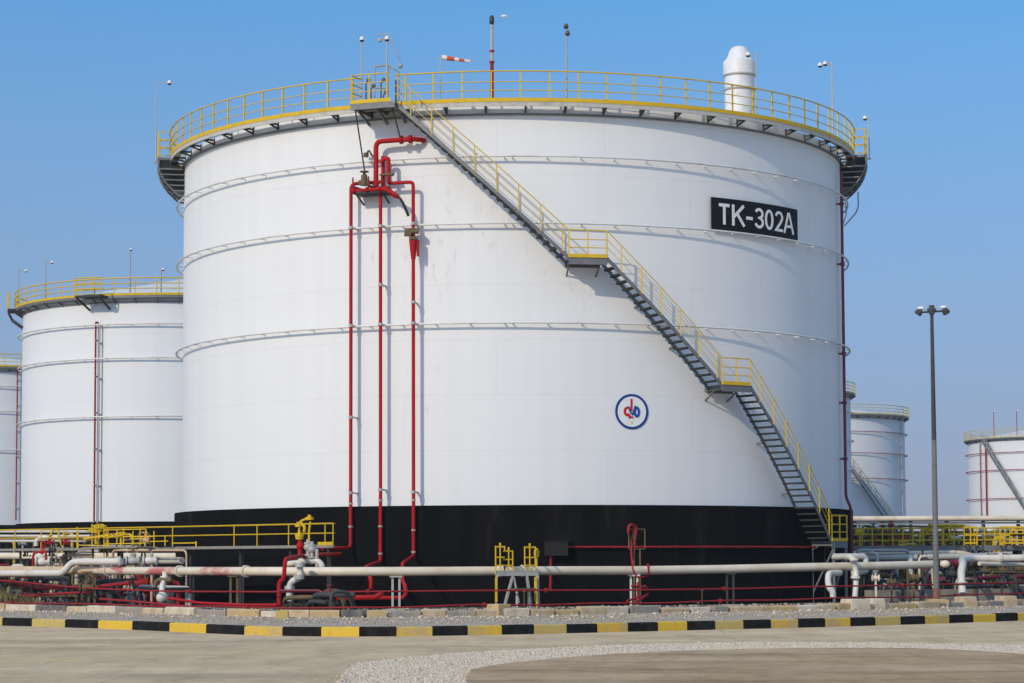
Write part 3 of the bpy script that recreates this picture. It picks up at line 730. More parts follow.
glyph(754.3, 763.6, [(arc(0.5, 0.76, 0.46, 0.24, 160, -80) + arc(0.5, 0.26, 0.5, 0.26, 85, -165), False)], wd * 0.94)
glyph(764.9, 773.2, [(arc(0.5, 0.5, 0.5, 0.5, 0, 345, 23), True)], wd * 0.9)
glyph(774.7, 783, [(arc(0.5, 0.72, 0.48, 0.28, 165, -25) + [(0.55, 0.32), (0.05, 0.0), (1.05, 0.0)], False)], wd * 0.88)
glyph(783.8, 793.2, [([(-0.06, -0.1), (0.46, 1.08)], False), ([(0.54, 1.08), (1.06, -0.1)], False), ([(0.2, 0.3), (0.8, 0.3)], False)], wd * 0.86)
lt.build('lettering', M_['sign_white'], sg)

# round emblem
RE = TR + 0.012
ea, ez = UC(631.8, 411.6, RE, TX, TY); er = 0.655
em = thing('round_emblem', 'round white emblem with blue rim and red and blue marks below the stairs', 'emblem', pol(TX, TY, ea, RE, ez))
es = R_(ea) * RE
def eplace(base):
    return lambda s, z, off: pol(TX, TY, math.degrees((es + s * er) / RE), RE + base + off, ez + z * er)
dk = MB(); pls = eplace(0.0); n = 40
dk.add([pls(0, 0, 0.01)] + [pls(math.cos(2 * PI * i / n) * q, math.sin(2 * PI * i / n) * q, 0.01) for q in (0.5, 0.93) for i in range(n)],
       [(0, 1 + i, 1 + (i + 1) % n) for i in range(n)] + [(1 + i, 1 + n + i, 1 + n + (i + 1) % n, 1 + (i + 1) % n) for i in range(n)])
dk.build('white_disc', M_['sign_white'], em)
rg = MB(); strokes(rg, [(0.935 * math.cos(2 * PI * i / 48), 0.935 * math.sin(2 * PI * i / 48)) for i in range(48)], 0.135, eplace(0.006), 0.012, True); rg.build('rim', M_['logo_blue'], em)
rm = MB(); ep = eplace(0.014)
strokes(rm, [(-0.02, 0.72), (-0.02, 0.4), (-0.03, 0.02)], 0.13, ep, 0.006)
strokes(rm, arc(-0.29, 0.0, 0.14, 0.2, 70, 300, 14) + [(-0.1, -0.3), (-0.06, -0.38)], 0.15, ep, 0.006)
strokes(rm, [(-0.2, -0.26), (-0.16, -0.4)], 0.07, ep, 0.006); strokes(rm, [(0.0, -0.26), (0.1, -0.4)], 0.07, ep, 0.006)
rm.build('red_mark', M_['logo_red'], em)
bm_ = MB(); strokes(bm_, [(0.29 + 0.13 * math.cos(R_(a)), -0.02 + 0.24 * math.sin(R_(a))) for a in range(0, 360, 20)], 0.15, eplace(0.022), 0.006, True); bm_.build('blue_mark', M_['logo_midblue'], em)
vm = MB(); strokes(vm, [(-0.2, 0.3), (-0.15, 0.08), (-0.05, -0.12)], 0.085, eplace(0.03), 0.006); strokes(vm, [(0.2, 0.34), (0.12, 0.08), (0.0, -0.2)], 0.085, eplace(0.03), 0.006)
vm.build('flame_mark', M_['logo_blue'], em)
ym = MB(); strokes(ym, [(0.0, -0.5), (0.0, -0.68)], 0.1, eplace(0.014), 0.006); ym.build('lower_mark', M_['logo_yellow'], em)

# ------------------------------------------------------------------ far tanks
def far_tank(label, pxc, D, R, toe, px0, rings, bandy, ring_mat, rail_mat, roof_h=2.0):
    X = (pxc - CX0) / F * D
    z = UC(px0, toe, R + 0.5, X, D)[1]
    zr_ = [UC(px0, y, R + 0.26, X, D)[1] for y in rings]
    zb_ = UC(px0, bandy, R, X, D)[1] if bandy > 30 else bandy
    return (X, D, R, z) + tank(label, X, D, R, z, zb_, zr_, ring_mat, TG, rail_mat=rail_mat, roof_h=roof_h)
T2 = far_tank('white storage tank left of the largest tank, with red pipe up its front', 180, 156.0, 10.4, 294.7, 150, (323.5, 357.5, 416), 521.5, M_['ring_white'], 'yellow', 2.3)
T3 = far_tank('white storage tank cut off by the left edge of the photo', -15, 213.0, 11.0, 366.5, 8, (386, 411, 450), 525, M_['ring_white'], 'yellow')
T4 = far_tank('distant white tank with yellow railing and pale stair right behind the largest tank', 808, 269.0, 11.0, 413.5, 852, (431, 452.5, 478), 2.5, worn('pink ring paint', (0.34, 0.16, 0.17), (0.42, 0.3, 0.3), 0.6, 1), 'pale_yellow')
T5 = far_tank('distant white tank with red rings and brown stair at the right edge', 1054, 305.0, 11.0, 437.5, 1000, (452.5, 470, 498.5), 2.5, M_['dull_red'], 'pale_yellow')
T6 = far_tank('distant white tank almost hidden, its yellow rail peeping past the largest tank', 741.5, 237.0, 11.0, 393, 851, (412, 440, 470), 2.5, M_['ring_white'], 'pale_yellow')
def far_stair(T, pts, mat, rmat):
    X, D, R, z, root, walk = T
    m_ = MB(); h = MB()
    q = [UC(px, py, R + 0.9, X, D) for px, py in pts]
    for rr in (R + 0.3, R + 1.1):
        m_.tube([pol(X, D, a, rr, zz) for a, zz in q], 0.12, 6)
    a0, z0_ = q[0]; a1, z1_ = q[-1]
    n = 40
    for i in range(n):
        t = i / n * (len(q) - 1); j = min(len(q) - 2, int(t)); t -= j
        a = q[j][0] * (1 - t) + q[j + 1][0] * t; zz = q[j][1] * (1 - t) + q[j + 1][1] * t
        m_.bar(pol(X, D, a, R + 0.3, zz), pol(X, D, a, R + 1.1, zz), 0.26, 0.05)
        if i % 4 == 0: h.bar(pol(X, D, a, R + 1.1, zz), pol(X, D, a, R + 1.1, zz + 1.0), 0.06)
    for k in (0.5, 1.0): h.tube([pol(X, D, a, R + 1.1, zz + k) for a, zz in q], 0.045, 6)
    st_ = m_.build('staircase', mat, root); h.build('stair_handrail', rmat, st_)
far_stair(T4, [(846, 460), (858, 476), (870, 492), (880, 506), (888, 517), (896, 530)], M_['grey_steel'], M_['pale_yellow'])
far_stair(T5, [(983, 441), (993, 458), (1003, 474), (1014, 492), (1024, 508), (1040, 530)], M_['steel'], M_['grey_steel'])
def pipe_thing(name, label, cat, pts, r, mat, group=None, bend=0.3, n=10, flanges=(), caps=(), base=None, fmat=None, fr=1.75, part='pipe'):
    pts = [Vector(p) for p in pts]
    lo = base if base is not None else min(pts, key=lambda p: p.z)
    t_ = thing(name, label, cat, lo, group)
    mb = MB(); mb.tube(fillet(pts, bend) if len(pts) > 2 else pts, r, n)
    mb.build(part, mat, t_)
    for p, d in flanges:
        fb = MB(); flange(fb, p, d, r * fr, max(0.03, r * 0.4)); fb.build('flange', fmat or mat, t_)
    for p, d in caps:
        fb = MB(); d = Vector(d).normalized(); fb.ball(p, r * 1.0, 12, 7); fb.build('end_cap', mat, t_)
    return t_
UPV = Vector((0, 0, 1))
RG = 'red pipes running up the white tanks'
def far_riser(T, px, y0, y1, label, mat, r=0.09, ladder=False):
    X, D, R, z, root, walk = T
    a, za = UC(px, y0, R + 0.4, X, D); _, zb_ = UC(px, y1, R + 0.4, X, D)
    t_ = pipe_thing('riser_pipe', label, 'pipe', [pol(X, D, a, R + 0.02, za), pol(X, D, a, R + 0.25, za), pol(X, D, a, R + 0.25, zb_)], r, mat, RG)
    for i in range(6):
        cl = MB(); zz = zb_ + (za - zb_) * (i + 0.5) / 6; cl.bar(pol(X, D, a, R, zz), pol(X, D, a, R + 0.36, zz), 0.1); cl.build('wall_clamp', M_['light_steel'], t_)
far_riser(T2, 94.5, 322, 540, 'red pipe up the front of the left tank', M_['dull_red'], 0.06)
far_riser(T2, 98.5, 325, 540, 'thin grey pipe beside the red pipe of the left tank', M_['light_steel'], 0.05)
far_riser(T5, 979, 444, 520, 'thin pink pipe at the left of the distant right-edge tank', M_['dull_red'], 0.06)
far_riser(T5, 984.5, 440, 520, 'thicker red pipe under the stair of the distant right-edge tank', M_['dull_red'], 0.1)
far_riser(T4, 902.5, 420, 520, 'faint grey pipe down the right flank of the distant tank with yellow rail', M_['light_steel'], 0.07)
far_riser(T3, 18, 366, 520, 'thin red pipe near the right flank of the cut-off left tank', M_['dull_red'], 0.06)
# small platform over the riser of the left tank
X2, D2, R2, zt2, root2, walk2 = T2
a2 = UC(93, 300, R2 + 0.8, X2, D2)[0]
sp = MB().sector(X2, D2, R2 + 0.4, R2 + 1.5, zt2 - 0.12, zt2 - 0.02, a2 - 4.5, a2 + 4.5, 4)
for a in (a2 - 4, a2 + 4): sp.bar(pol(X2, D2, a, R2, zt2 - 0.8), pol(X2, D2, a, R2 + 1.45, zt2 - 0.15), 0.1)
sp = sp.build('gauge_platform', M_['dark_steel'], root2)
gr_ = MB()
for h in (1.06, 0.7, 0.35): gr_.tube([pol(X2, D2, a2 - 4.5 + 9 * i / 6, R2 + 1.48, zt2 + h) for i in range(7)], 0.04, 6)
for i in range(4): gr_.bar(pol(X2, D2, a2 - 4.5 + 3 * i, R2 + 1.48, zt2), pol(X2, D2, a2 - 4.5 + 3 * i, R2 + 1.48, zt2 + 1.06), 0.07)
gr_.build('railing', M_['yellow'], sp)
a3 = UC(12, 300, R2 + 0.9, X2, D2)[0]
fk = MB().sector(X2, D2, R2 + 0.4, R2 + 1.0, zt2 - 0.14, zt2 - 0.02, -82, -72, 4)
for a in (-81, -77, -73): fk.tube([pol(X2, D2, a, R2 + 0.95, zt2 - 0.2), pol(X2, D2, a, R2 + 0.7, zt2 - 0.7), pol(X2, D2, a, R2, zt2 - 1.2)], 0.04, 6)
fk = fk.build('flank_platform', M_['dark_steel'], root2)
fr_ = MB()
for h in (1.06, 0.7, 0.35): fr_.tube([pol(X2, D2, -82 + 10 * i / 5, R2 + 0.98, zt2 + h) for i in range(6)], 0.04, 6)
for i in range(5): fr_.bar(pol(X2, D2, -82 + 2.5 * i, R2 + 0.98, zt2), pol(X2, D2, -82 + 2.5 * i, R2 + 0.98, zt2 + 1.06), 0.08)
fr_.build('railing', M_['yellow'], fk)

# ------------------------------------------------------------------ red risers on the main tank
RP = TR + 0.5
def on(px, py, r=RP):
    a, z = UC(px, py, r, TX, TY); return pol(TX, TY, a, r, z)
def vert(px, py0, py1, r=RP):     # upright run at the column px: foot and head share one angle
    a, z0 = UC(px, py0, r, TX, TY); _, z1_ = UC(px, py1, r, TX, TY)
    return pol(TX, TY, a, r, z0), pol(TX, TY, a, r, z1_)
rp = 0.067
def clamps(t_, a, r, zs):
    for z in zs:
        c = MB(); c.bar(pol(TX, TY, a, TR, z), pol(TX, TY, a, r, z), 0.06, 0.05); c.cyl(pol(TX, TY, a, r, z - 0.05), pol(TX, TY, a, r, z + 0.05), rp * 1.35, n=10)
        c.build('pipe_clamp', M_['light_steel'], t_)
a1_, zt1 = UC(351, 184, RP, TX, TY); zb1 = UC(349, 548, RP, TX, TY)[1]
foot1 = pol(TX, TY, a1_, RP, zb1); end1 = W(322, 548.5, 85.0)
p_in = on(381, 185)
t1 = pipe_thing('fire_water_pipe', 'leftmost of the three tall red pipes climbing the largest tank', 'pipe',
     [end1, foot1, pol(TX, TY, a1_, RP, zt1), pol(TX, TY, UC(382, 184, RP, TX, TY)[0], RP, zt1)], rp, M_['red'], RG, bend=0.22,
     flanges=[(pol(TX, TY, a1_, RP, zb + 0.1), UPV), (pol(TX, TY, a1_, RP, zb - 0.75), UPV)], fmat=M_['light_steel'], fr=1.4)
clamps(t1, a1_, RP, [zr[1] + 0.0, zr[2] + 0.02, zr[2] - 3.4, zb + 0.5])
a2_, zt2_ = UC(380.5, 190, RP, TX, TY); zb2 = UC(380, 563, RP, TX, TY)[1]
t2 = pipe_thing('fire_water_pipe', 'middle of the three tall red pipes climbing the largest tank', 'pipe',
     [W(371, 589, 80.5), W(371, 580, 80.5), W(366, 567, 82), W(369, 565.5, 83), pol(TX, TY, a2_, RP, zb2 + 0.05), pol(TX, TY, a2_, RP, zt2_)], rp, M_['red'], RG, bend=0.16,
     flanges=[(pol(TX, TY, a2_, RP, zb + 0.2), UPV), (pol(TX, TY, a2_, RP, zb - 0.75), UPV), (pol(TX, TY, a2_, RP, zb - 1.75), UPV)], fmat=M_['light_steel'], fr=1.35)
clamps(t2, a2_, RP, [zr[1] + 0.0, zr[2] + 0.02, zr[1] - 2.2, zb + 0.6])
a3_, zt3_ = UC(413.2, 182, RP, TX, TY); zb3 = UC(413, 556, RP, TX, TY)[1]
t3 = pipe_thing('fire_water_pipe', 'rightmost of the three tall red pipes climbing the largest tank', 'pipe',
     [W(376, 598, 79.5), W(403, 597.8, 79.5), W(406, 594, 79.5), W(405, 586, 80), W(402.5, 580, 81), W(402.5, 563.5, 83), pol(TX, TY, a3_, RP, zb3), pol(TX, TY, a3_, RP, zt3_), pol(TX, TY, UC(388, 182, RP, TX, TY)[0], RP, zt3_)], rp, M_['red'], RG, bend=0.16,
     flanges=[(pol(TX, TY, a3_, RP, zb + 0.2), UPV), (pol(TX, TY, a3_, RP, zb - 0.9), UPV), (pol(TX, TY, a3_, RP, zb - 1.7), UPV)], fmat=M_['light_steel'], fr=1.35)
clamps(t3, a3_, RP, [zr[1] + 0.03, zr[2] + 0.02, zr[1] - 2.9, zb + 0.5])
# olive bracket and reducer on the right-hand riser
q = MB(); zq = UC(412, 231, RP, TX, TY)[1]
q.box(pol(TX, TY, a3_ - 0.2, RP, zq), (0.5, 0.42, 0.16)); q.box(pol(TX, TY, a3_ - 0.7, RP + 0.1, zq - 0.12), (0.26, 0.3, 0.14)); q.bar(pol(TX, TY, a3_, TR, zq - 0.35), pol(TX, TY, a3_, RP + 0.2, zq - 0.05), 0.08)
q.build('valve_bracket', M_['rust'], t3)
q = MB(); q.cyl(pol(TX, TY, a3_, RP, zq - 0.35), pol(TX, TY, a3_, RP, zq - 1.05), 0.16, 0.085, 12); q.cyl(pol(TX, TY, a3_ + 0.7, RP, zq - 0.35), pol(TX, TY, a3_ + 0.7, RP, zq - 0.95), 0.05); q.build('reducer', M_['red'], t3)
q = MB(); q.box(pol(TX, TY, a3_, RP, zq - 0.28), (0.3, 0.3, 0.1)); q.build('flange_plate', M_['rust'], t3)
# foam chamber with its swan-neck pipe into the shell
zf = UC(367, 186, RP, TX, TY)[1]; af = UC(368, 186, RP, TX, TY)[0]
fc = thing('foam_chamber', 'red swan-neck pipe with two short uprights and olive valve above the three red pipes', 'pipe fitting', pol(TX, TY, af, RP, zf))
a4, _ = UC(376, 160, RP, TX, TY); zn = UC(376, 141.5, RP, TX, TY)[1]
ae = UC(420, 139, RP, TX, TY)[0]
pth = fillet([pol(TX, TY, a4, RP, zf - 0.05), pol(TX, TY, a4, RP, zn), pol(TX, TY, ae - 1.0, RP - 0.05, zn + 0.02), pol(TX, TY, ae, RP - 0.35, zn + 0.02), pol(TX, TY, ae, TR, zn + 0.02)], 0.25)
MB().tube(pth, 0.095, 12).build('swan_neck', M_['red'], fc)
for px in (401, 410):
    aq = UC(px, 140, RP, TX, TY)[0]; fb = MB(); d_ = pol(TX, TY, aq + 1, RP, 0) - pol(TX, TY, aq, RP, 0); flange(fb, pol(TX, TY, aq, RP - 0.04, zn + 0.01), d_, 0.16, 0.05); fb.build('flange', M_['red'], fc)
a5 = UC(382, 170, RP, TX, TY)[0]; a6 = UC(389.5, 170, RP, TX, TY)[0]; z5 = UC(382, 156, RP, TX, TY)[1]
MB().tube(fillet([pol(TX, TY, a5, RP - 0.1, zf), pol(TX, TY, a5, RP - 0.1, z5)], 0.1), 0.075, 10).build('upright', M_['red'], fc)
MB().tube(fillet([pol(TX, TY, a5, RP + 0.1, z5 - 0.3), pol(TX, TY, a6 - 0.8, RP + 0.1, z5 - 0.12), pol(TX, TY, a6, RP + 0.1, z5 - 0.12), pol(TX, TY, a6, RP + 0.1, zf + 0.05)], 0.12), 0.08, 10).build('upright', M_['red'], fc)
d_ = pol(TX, TY, a6 + 0.9, RP, 0) - pol(TX, TY, a5 + 0.5, RP, 0)
q = MB(); zz = UC(387, 175, RP, TX, TY)[1]; q.bar(pol(TX, TY, a5 - 0.1, RP + 0.1, zz), pol(TX, TY, a6 + 0.8, RP + 0.1, zz), 0.2, 0.06); q.build('cross_plate', M_['rust'], fc)
q = MB(); pv = pol(TX, TY, UC(366, 178, RP, TX, TY)[0], RP + 0.15, zf + 0.1); q.cyl(pv - UPV * 0.1, pv + UPV * 0.3, 0.15, 0.11, 12); q.cyl(pv + UPV * 0.3, pv + UPV * 0.42, 0.05); q.cyl(pv + UPV * 0.40, pv + UPV * 0.44, 0.17, n=14); q.box(pv, (0.42, 0.2, 0.16)); q.build('valve', M_['rust'], fc)
q = MB(); av0, av1 = UC(356, 190, RP, TX, TY)[0], UC(386, 190, RP, TX, TY)[0]
q.sector(TX, TY, TR, RP + 0.3, zf - 0.32, zf - 0.26, av0, av1, 3)
for a in (av0 + 0.3, av1 - 0.3): q.bar(pol(TX, TY, a, TR, zf - 0.62), pol(TX, TY, a, RP + 0.1, zf - 0.32), 0.05)
q.build('shelf', M_['dark_steel'], fc)
q = MB(); q.tube([pol(TX, TY, av0 + (av1 - av0) * i / 6, RP + 0.32, zf - 0.2) for i in range(7)], 0.06, 8)
q.tube(fillet([pol(TX, TY, av1, RP + 0.32, zf - 0.2), pol(TX, TY, av1 + 0.9, RP + 0.3, zf - 0.3), pol(TX, TY, av1 + 1.6, RP + 0.1, zf - 0.5)], 0.1), 0.06, 8); q.build('header_pipe', M_['red'], fc)
for a in (av0 + 0.4, (av0 + av1) / 2, av1 - 0.5):
    q = MB(); d_ = pol(TX, TY, a + 1, RP, 0) - pol(TX, TY, a, RP, 0); flange(q, pol(TX, TY, a, RP + 0.32, zf - 0.2), d_, 0.105, 0.04, 12); q.build('flange', M_['red'], fc)
for a in (av0 + 0.1, av0 + 2.6, av1 - 0.2):
    q = MB(); q.bar(pol(TX, TY, a, TR - 0.02, zf - 0.05), pol(TX, TY, a, RP + 0.35, zf - 0.05), 0.05, 0.08); q.cyl(pol(TX, TY, a, RP + 0.3, zf - 0.3), pol(TX, TY, a, RP + 0.3, zf + 0.3), 0.03, n=8); q.build('bracket', M_['dull_red'], fc)
q = MB(); q.tube(fillet([on(384, 187, RP + 0.2), on(396, 195, RP + 0.3), on(398, 198, RP + 0.2)], 0.1), 0.07, 10); q.build('branch', M_['red'], fc)
q = MB(); q.tube(fillet([on(397, 195, RP + 0.2), on(402, 201, RP + 0.2), on(406, 210, RP + 0.1), on(408.5, 216, RP)], 0.2), 0.055, 8); q.build('hose', M_['black_plastic'], fc)
q = MB(); pz = on(371, 156, RP - 0.1); q.tube(fillet([on(366, 154.5, RP - 0.2), on(369, 150, RP - 0.2), on(372, 156, RP - 0.2), on(377, 157, RP - 0.1)], 0.1), 0.04, 8); q.cyl(on(366, 153, RP - .2), on(366, 157, RP - .2), .1); q.build('hand_lever', M_['rust'], fc)
# hanger rods under the stair-head platform
for (x0_, y0_, x1_, y1_, lab) in ((355, 108, 366, 180, 'long thin dark rod hanging from the stair-head platform to the olive valve'), (391.5, 112, 400, 137, 'short thin dark rod hanging beside the head of the stairs')):
    q = MB(); a, z = UC(x0_, y0_, SO + 0.1, TX, TY); top = pol(TX, TY, a, SO + 0.1, zt - 0.12)
    q.cyl(top, on(x1_, y1_, RP + 0.12), 0.028, n=8); o = q.build('hanger_rod', M_['dark_steel'], origin=on(x1_, y1_, RP + 0.12)); tag(o, lab, 'rod', 'hanger rods at the stair head')
# dark red drain pipe on the right flank
a7, z7 = UC(842, 172, TR + 0.22, TX, TY); a7 = 72.5; r7 = TR + 0.10
t7 = pipe_thing('drain_pipe', 'dark red vertical pipe along the right edge of the largest tank', 'pipe', [pol(TX, TY, a7, TR + 0.42, ZY), pol(TX, TY, a7, TR + 0.42, zb + 0.1), pol(TX, TY, a7, r7 + 0.12, zb + 0.5), pol(TX, TY, a7, r7 + 0.12, z7)], 0.062, M_['dark_red'], RG)
for z in (zr[0] - 0.3, zr[1] - 0.3, zr[2] - 0.3, 8.5, 6.2):
    c = MB(); c.bar(pol(TX, TY, a7, TR, z), pol(TX, TY, a7, r7 + 0.14, z), 0.07); c.cyl(pol(TX, TY, a7, r7 + 0.12, z - 0.06), pol(TX, TY, a7, r7 + 0.12, z + 0.06), 0.1); c.build('pipe_clamp', M_['dark_red'], t7)
# grey bent tube below the right flank platform
q = MB(); q.tube(fillet([W(858, 192, 99), W(858.5, 210, 99), W(848, 222, 99), W(844, 226, 99)], 0.3), 0.03, 8); q.tube(fillet([W(845, 203, 98.6), W(847, 213, 98.6), W(843, 224, 98.6)], 0.3), 0.025, 8)
o = q.build('conduit', M_['grey_steel'], origin=W(858, 210, 99)); tag(o, 'bent grey conduit hanging below the platform at the right rim', 'conduit')

# ------------------------------------------------------------------ on the rim and roof of the main tank
def roof_z(x, y):
    r = math.hypot(x - TX, y - TY); k = 1 - r / TR
    return zt + (2.0 * 0.42) * k / 0.4 if k < 0.4 else zt + 0.84
def rim_spot(px, py, r):          # a spot on the rim seen in column px
    a, z = UC(px, py, r, TX, TY); return a, pol(TX, TY, a, r, zt)
MG = 'light masts along the tank rims'
def mast(px, ytop, label, arms, r=0.028, rad=14.3, mat='light_steel', lamp_mat='lamp_white', base=None, Y=None):
    if base is None:
        a, base = rim_spot(px, 100, rad)
    Y = base.y; top = W(px, ytop, Y); top.x = base.x
    t_ = thing('light_mast', label, 'light mast', base, MG)
    m_ = MB(); m_.cyl(base, top, r * 1.15, r * 0.8, 8); m_.box(base + UPV * 0.02, (0.16, 0.16, 0.03)); m_.build('pole', M_[mat], t_)
    for (px1, py1) in arms:
        q = W(px1, py1, Y); j = W(px, py1 + 1, Y); j.x = base.x
        if j.z > top.z: j = top.copy()
        if abs(px1 - px) > 2: MB().cyl(j, q, r * 0.6, n=6).build('arm', M_[mat], t_)
        l = MB(); l.lathe([(0.03, 0.08), (0.07, 0.05), (0.095, -0.03), (0.09, -0.06), (0.03, -0.08)], q, 12); l.build('lamp_head', M_[lamp_mat], t_)
        l = MB(); l.lathe([(0.085, -0.075), (0.07, -0.12), (0.02, -0.13)], q, 12); l.build('lamp_glass', M_['black_plastic'], t_)
    return t_
mast(160.2, 83, 'white light mast at the far left rim with a lamp on a short arm', [(169.5, 82)], base=pol(TX, TY, -84, TR + 1.2, zt))
mast(361.5, 37.5, 'white light mast left of the stair-head platform with one round lamp', [(362, 38.5)])
mast(566.7, 24, 'grey light mast right of the tall red mast with a double dark lamp', [(566, 25.5), (567.5, 32.5)], 0.035, mat='grey_steel', lamp_mat='rust')
mast(756.5, 51, 'thin mast beside the white vent stack with a small arm', [(748, 54)], 0.025)
mast(832.5, 61.5, 'white light mast near the right rim with a floodlight tilted left', [(825, 63), (820, 64.5)], 0.032)
mast(868, 116, 'short bent mast on the platform at the right rim', [(865, 117.5)], 0.025, base=pol(TX, TY, 83, TR + 1.22, zt))
t_ = mast(386.8, 35, 'mast over the stair-head platform carrying two level arms and an antenna', [(387, 38)], 0.032, rad=14.9)
Y = ORG[t_.name].y
q = MB()
for (x0_, y0_, x1_, y1_) in ((377, 34.3, 387, 34.3), (377.5, 39, 387, 38.5), (387, 34, 392, 38.5)): q.cyl(W(x0_, y0_, Y), W(x1_, y1_, Y), 0.022, n=6)
q.ball(W(380, 40.5, Y), 0.08); q.build('antenna', M_['light_steel'], t_)
q = MB(); q.tube([W(391.5, 38.5, Y), W(396, 50, Y), W(400, 63, Y), W(400.5, 66, Y)], 0.025, 6); q.ball(W(400.5, 66, Y), 0.09); q.build('stay_wire', M_['grey_steel'], t_)
# tall red and white mast
a, base = rim_spot(492, 97, 13.2); base.z = roof_z(base.x, base.y)
tm = thing('warning_mast', 'tall thick red mast with pale top and black cap behind the front railing', 'mast', base)
Y = base.y; tp = W(492.3, 18, Y); tp.x = base.x; mp_ = W(492.3, 62, Y); mp_.x = base.x
MB().cyl(base, mp_, 0.075, 0.07, 10).build('lower_pole', M_['dull_red'], tm)
MB().cyl(mp_, tp, 0.06, 0.05, 10).build('upper_pole', M_['light_steel'], tm)
q = MB(); c = W(492.3, 20, Y); c.x = base.x; q.lathe([(0.04, -0.2), (0.09, -0.12), (0.09, 0.1), (0.03, 0.18)], c, 12); q.build('cap', M_['black_plastic'], tm)
q = MB()
for y in (51, 62): c = W(492.3, y, Y); c.x = base.x; q.cyl(c - UPV * 0.03, c + UPV * 0.03, 0.1, n=12)
q.build('collar', M_['dull_red'], tm)
q = MB(); q.cyl(tp - UPV * .05, W(502, 16.3, Y), 0.008, n=5); q.build('arm', M_['light_steel'], tm)
q = MB(); q.ball(W(504.2, 16.2, Y), 0.1, sq=(1.25, 0.8, 0.6)); q.build('beacon', M_['lamp_white'], tm)
# windsock
a, base = rim_spot(440.5, 100, 14.25)
wsk = thing('windsock', 'orange and white striped windsock on a thin pole behind the railing', 'windsock', base)
Y = base.y; tp = W(440.5, 57, Y); tp.x = base.x
q = MB(); q.cyl(base, tp, 0.022, n=8); q.cyl(tp, W(442.5, 57.5, Y), .02, n=6); q.build('pole', M_['light_steel'], wsk)
q = MB(); xs = [442, 446, 447, 453.5, 454.5, 458, 459, 463.5, 464.5, 470]
for i in range(0, 9):
    p0 = W(xs[i], 57.4 + (xs[i] - 442) * 0.14, Y); p1 = W(xs[i + 1], 57.4 + (xs[i + 1] - 442) * 0.14, Y)
    q.mi = [0, 0, 1, 1, 0, 0, 1, 1, 0][i]; q.cyl(p0, p1, 0.098 - 0.006 * i, 0.098 - 0.006 * (i + 1), 12, cap=(i in (0, 8)))
q.build('sock', [M_['windsock_white'], M_['windsock_orange']], wsk)
a, base = rim_spot(470.4, 100, 14.25); q = MB(); tp = W(470.4, 56, base.y); tp.x = base.x; q.cyl(base, tp, 0.014, 0.008, 6); q.box(base + UPV * .01, (.1, .1, .02))
o = q.build('lightning_rod', M_['light_steel'], origin=base); tag(o, 'very thin upright rod at the tail of the windsock', 'lightning rod')
# white vent stack
vx, vy = gx(742.5, 90.5), 90.5; vz = roof_z(vx, vy)
vs_ = thing('vent_stack', 'fat white domed vent stack rising behind the right railing', 'vent stack', (vx, vy, vz))
zv = lambda y: W(740, y, vy).z
q = MB(); q.lathe([(0.58, vz - 0.1), (0.58, zv(76)), (0.63, zv(75.5)), (0.63, zv(62)), (0.57, zv(60.5))], (vx, vy, 0), 28); q.build('drum', M_['lamp_white'], vs_)
q = MB(); q.lathe([(0.55, zv(60.6)), (0.46, zv(57)), (0.40, zv(52)), (0.32, zv(48.5)), (0.17, zv(46.6)), (0.02, zv(46))], (vx, vy, 0), 28); q.build('cap', M_['lamp_white'], vs_)
q = MB()
for y in (75.8, 90): q.lathe([(0.61, zv(y) - 0.03), (0.645, zv(y) - 0.03), (0.645, zv(y) + 0.03), (0.61, zv(y) + 0.03)], (vx, vy, 0), 28)
q.build('band', M_['light_steel'], vs_)
# gauge frame at the stair head
a, base = rim_spot(386, 103, 14.2)
gf = thing('gauge_frame', 'steel pipe frame with gauges standing behind the stair-head platform', 'gauge frame', base)
Y = base.y; q = MB()
def bx_(px, y): v_ = W(px, y, Y); return v_
def foot(px): v_ = W(px, 100, Y); v_.z = zt; return v_
for px, dy in ((374.5, 0), (388, 0), (398, 0)):
    f_ = foot(px); t2v = W(px, 66.5 if px < 395 else 71, Y); t2v.x = f_.x; q.cyl(f_, t2v, 0.05 if px > 395 else 0.035, n=8)
q.tube([W(374.5, 66.5, Y), W(388, 65, Y), W(398, 71.5, Y)], 0.04, 8); q.tube([W(374.5, 88, Y), W(388, 88, Y)], 0.03, 6)
q.build('frame', M_['grey_steel'], gf)
q = MB()
for px, y in ((366, 80), (371, 86), (381, 80), (383.5, 92)):
    f_ = foot(px); q.tube(fillet([f_, Vector((f_.x, f_.y, W(px, y + 3, Y).z)), W(px + 2, y, Y)], 0.1), 0.03, 6); q.ball(W(px + 2.6, y, Y), 0.085, 10, 6, (1, 0.6, 1))
q.build('gauge_stems', M_['rust'], gf)
q = MB(); f_ = foot(397); q.box(Vector((f_.x, f_.y + 0.2, zt + 0.55)), (0.16, 0.14, 1.1)); q.build('cabinet', M_['dark_steel'], gf)
# masts on the left tank and the far right tank
for k, (px, y, ax, ay, lab) in enumerate(((18, 268, 26, 270.5, 'light mast at the left rim of the left tank'), (45.3, 260, 52, 262, 'light mast second from the left rim of the left tank'), (130, 247, 131, 249, 'light mast above the middle right of the left tank'), (161, 267, 163, 269, 'light mast of the left tank close to the largest tank'))):
    a, z = UC(px, 300, R2 + 0.3, X2, D2); base = pol(X2, D2, a, R2 + 0.3, zt2)
    mast(px, y, lab, [(ax, ay)], 0.04, base=base, mat='grey_steel')
X5, D5, R5, zt5 = T5[:4]
for px, y, lab in ((994, 412, 'left thin mast on the distant right-edge tank'), (1017, 411, 'right thin mast on the distant right-edge tank')):
    a, z = UC(px, 435, R5 + 0.2, X5, D5); mast(px, y, lab, [(px + 1, y)], 0.05, base=pol(X5, D5, a, R5 + 0.2, zt5), mat='dull_red')

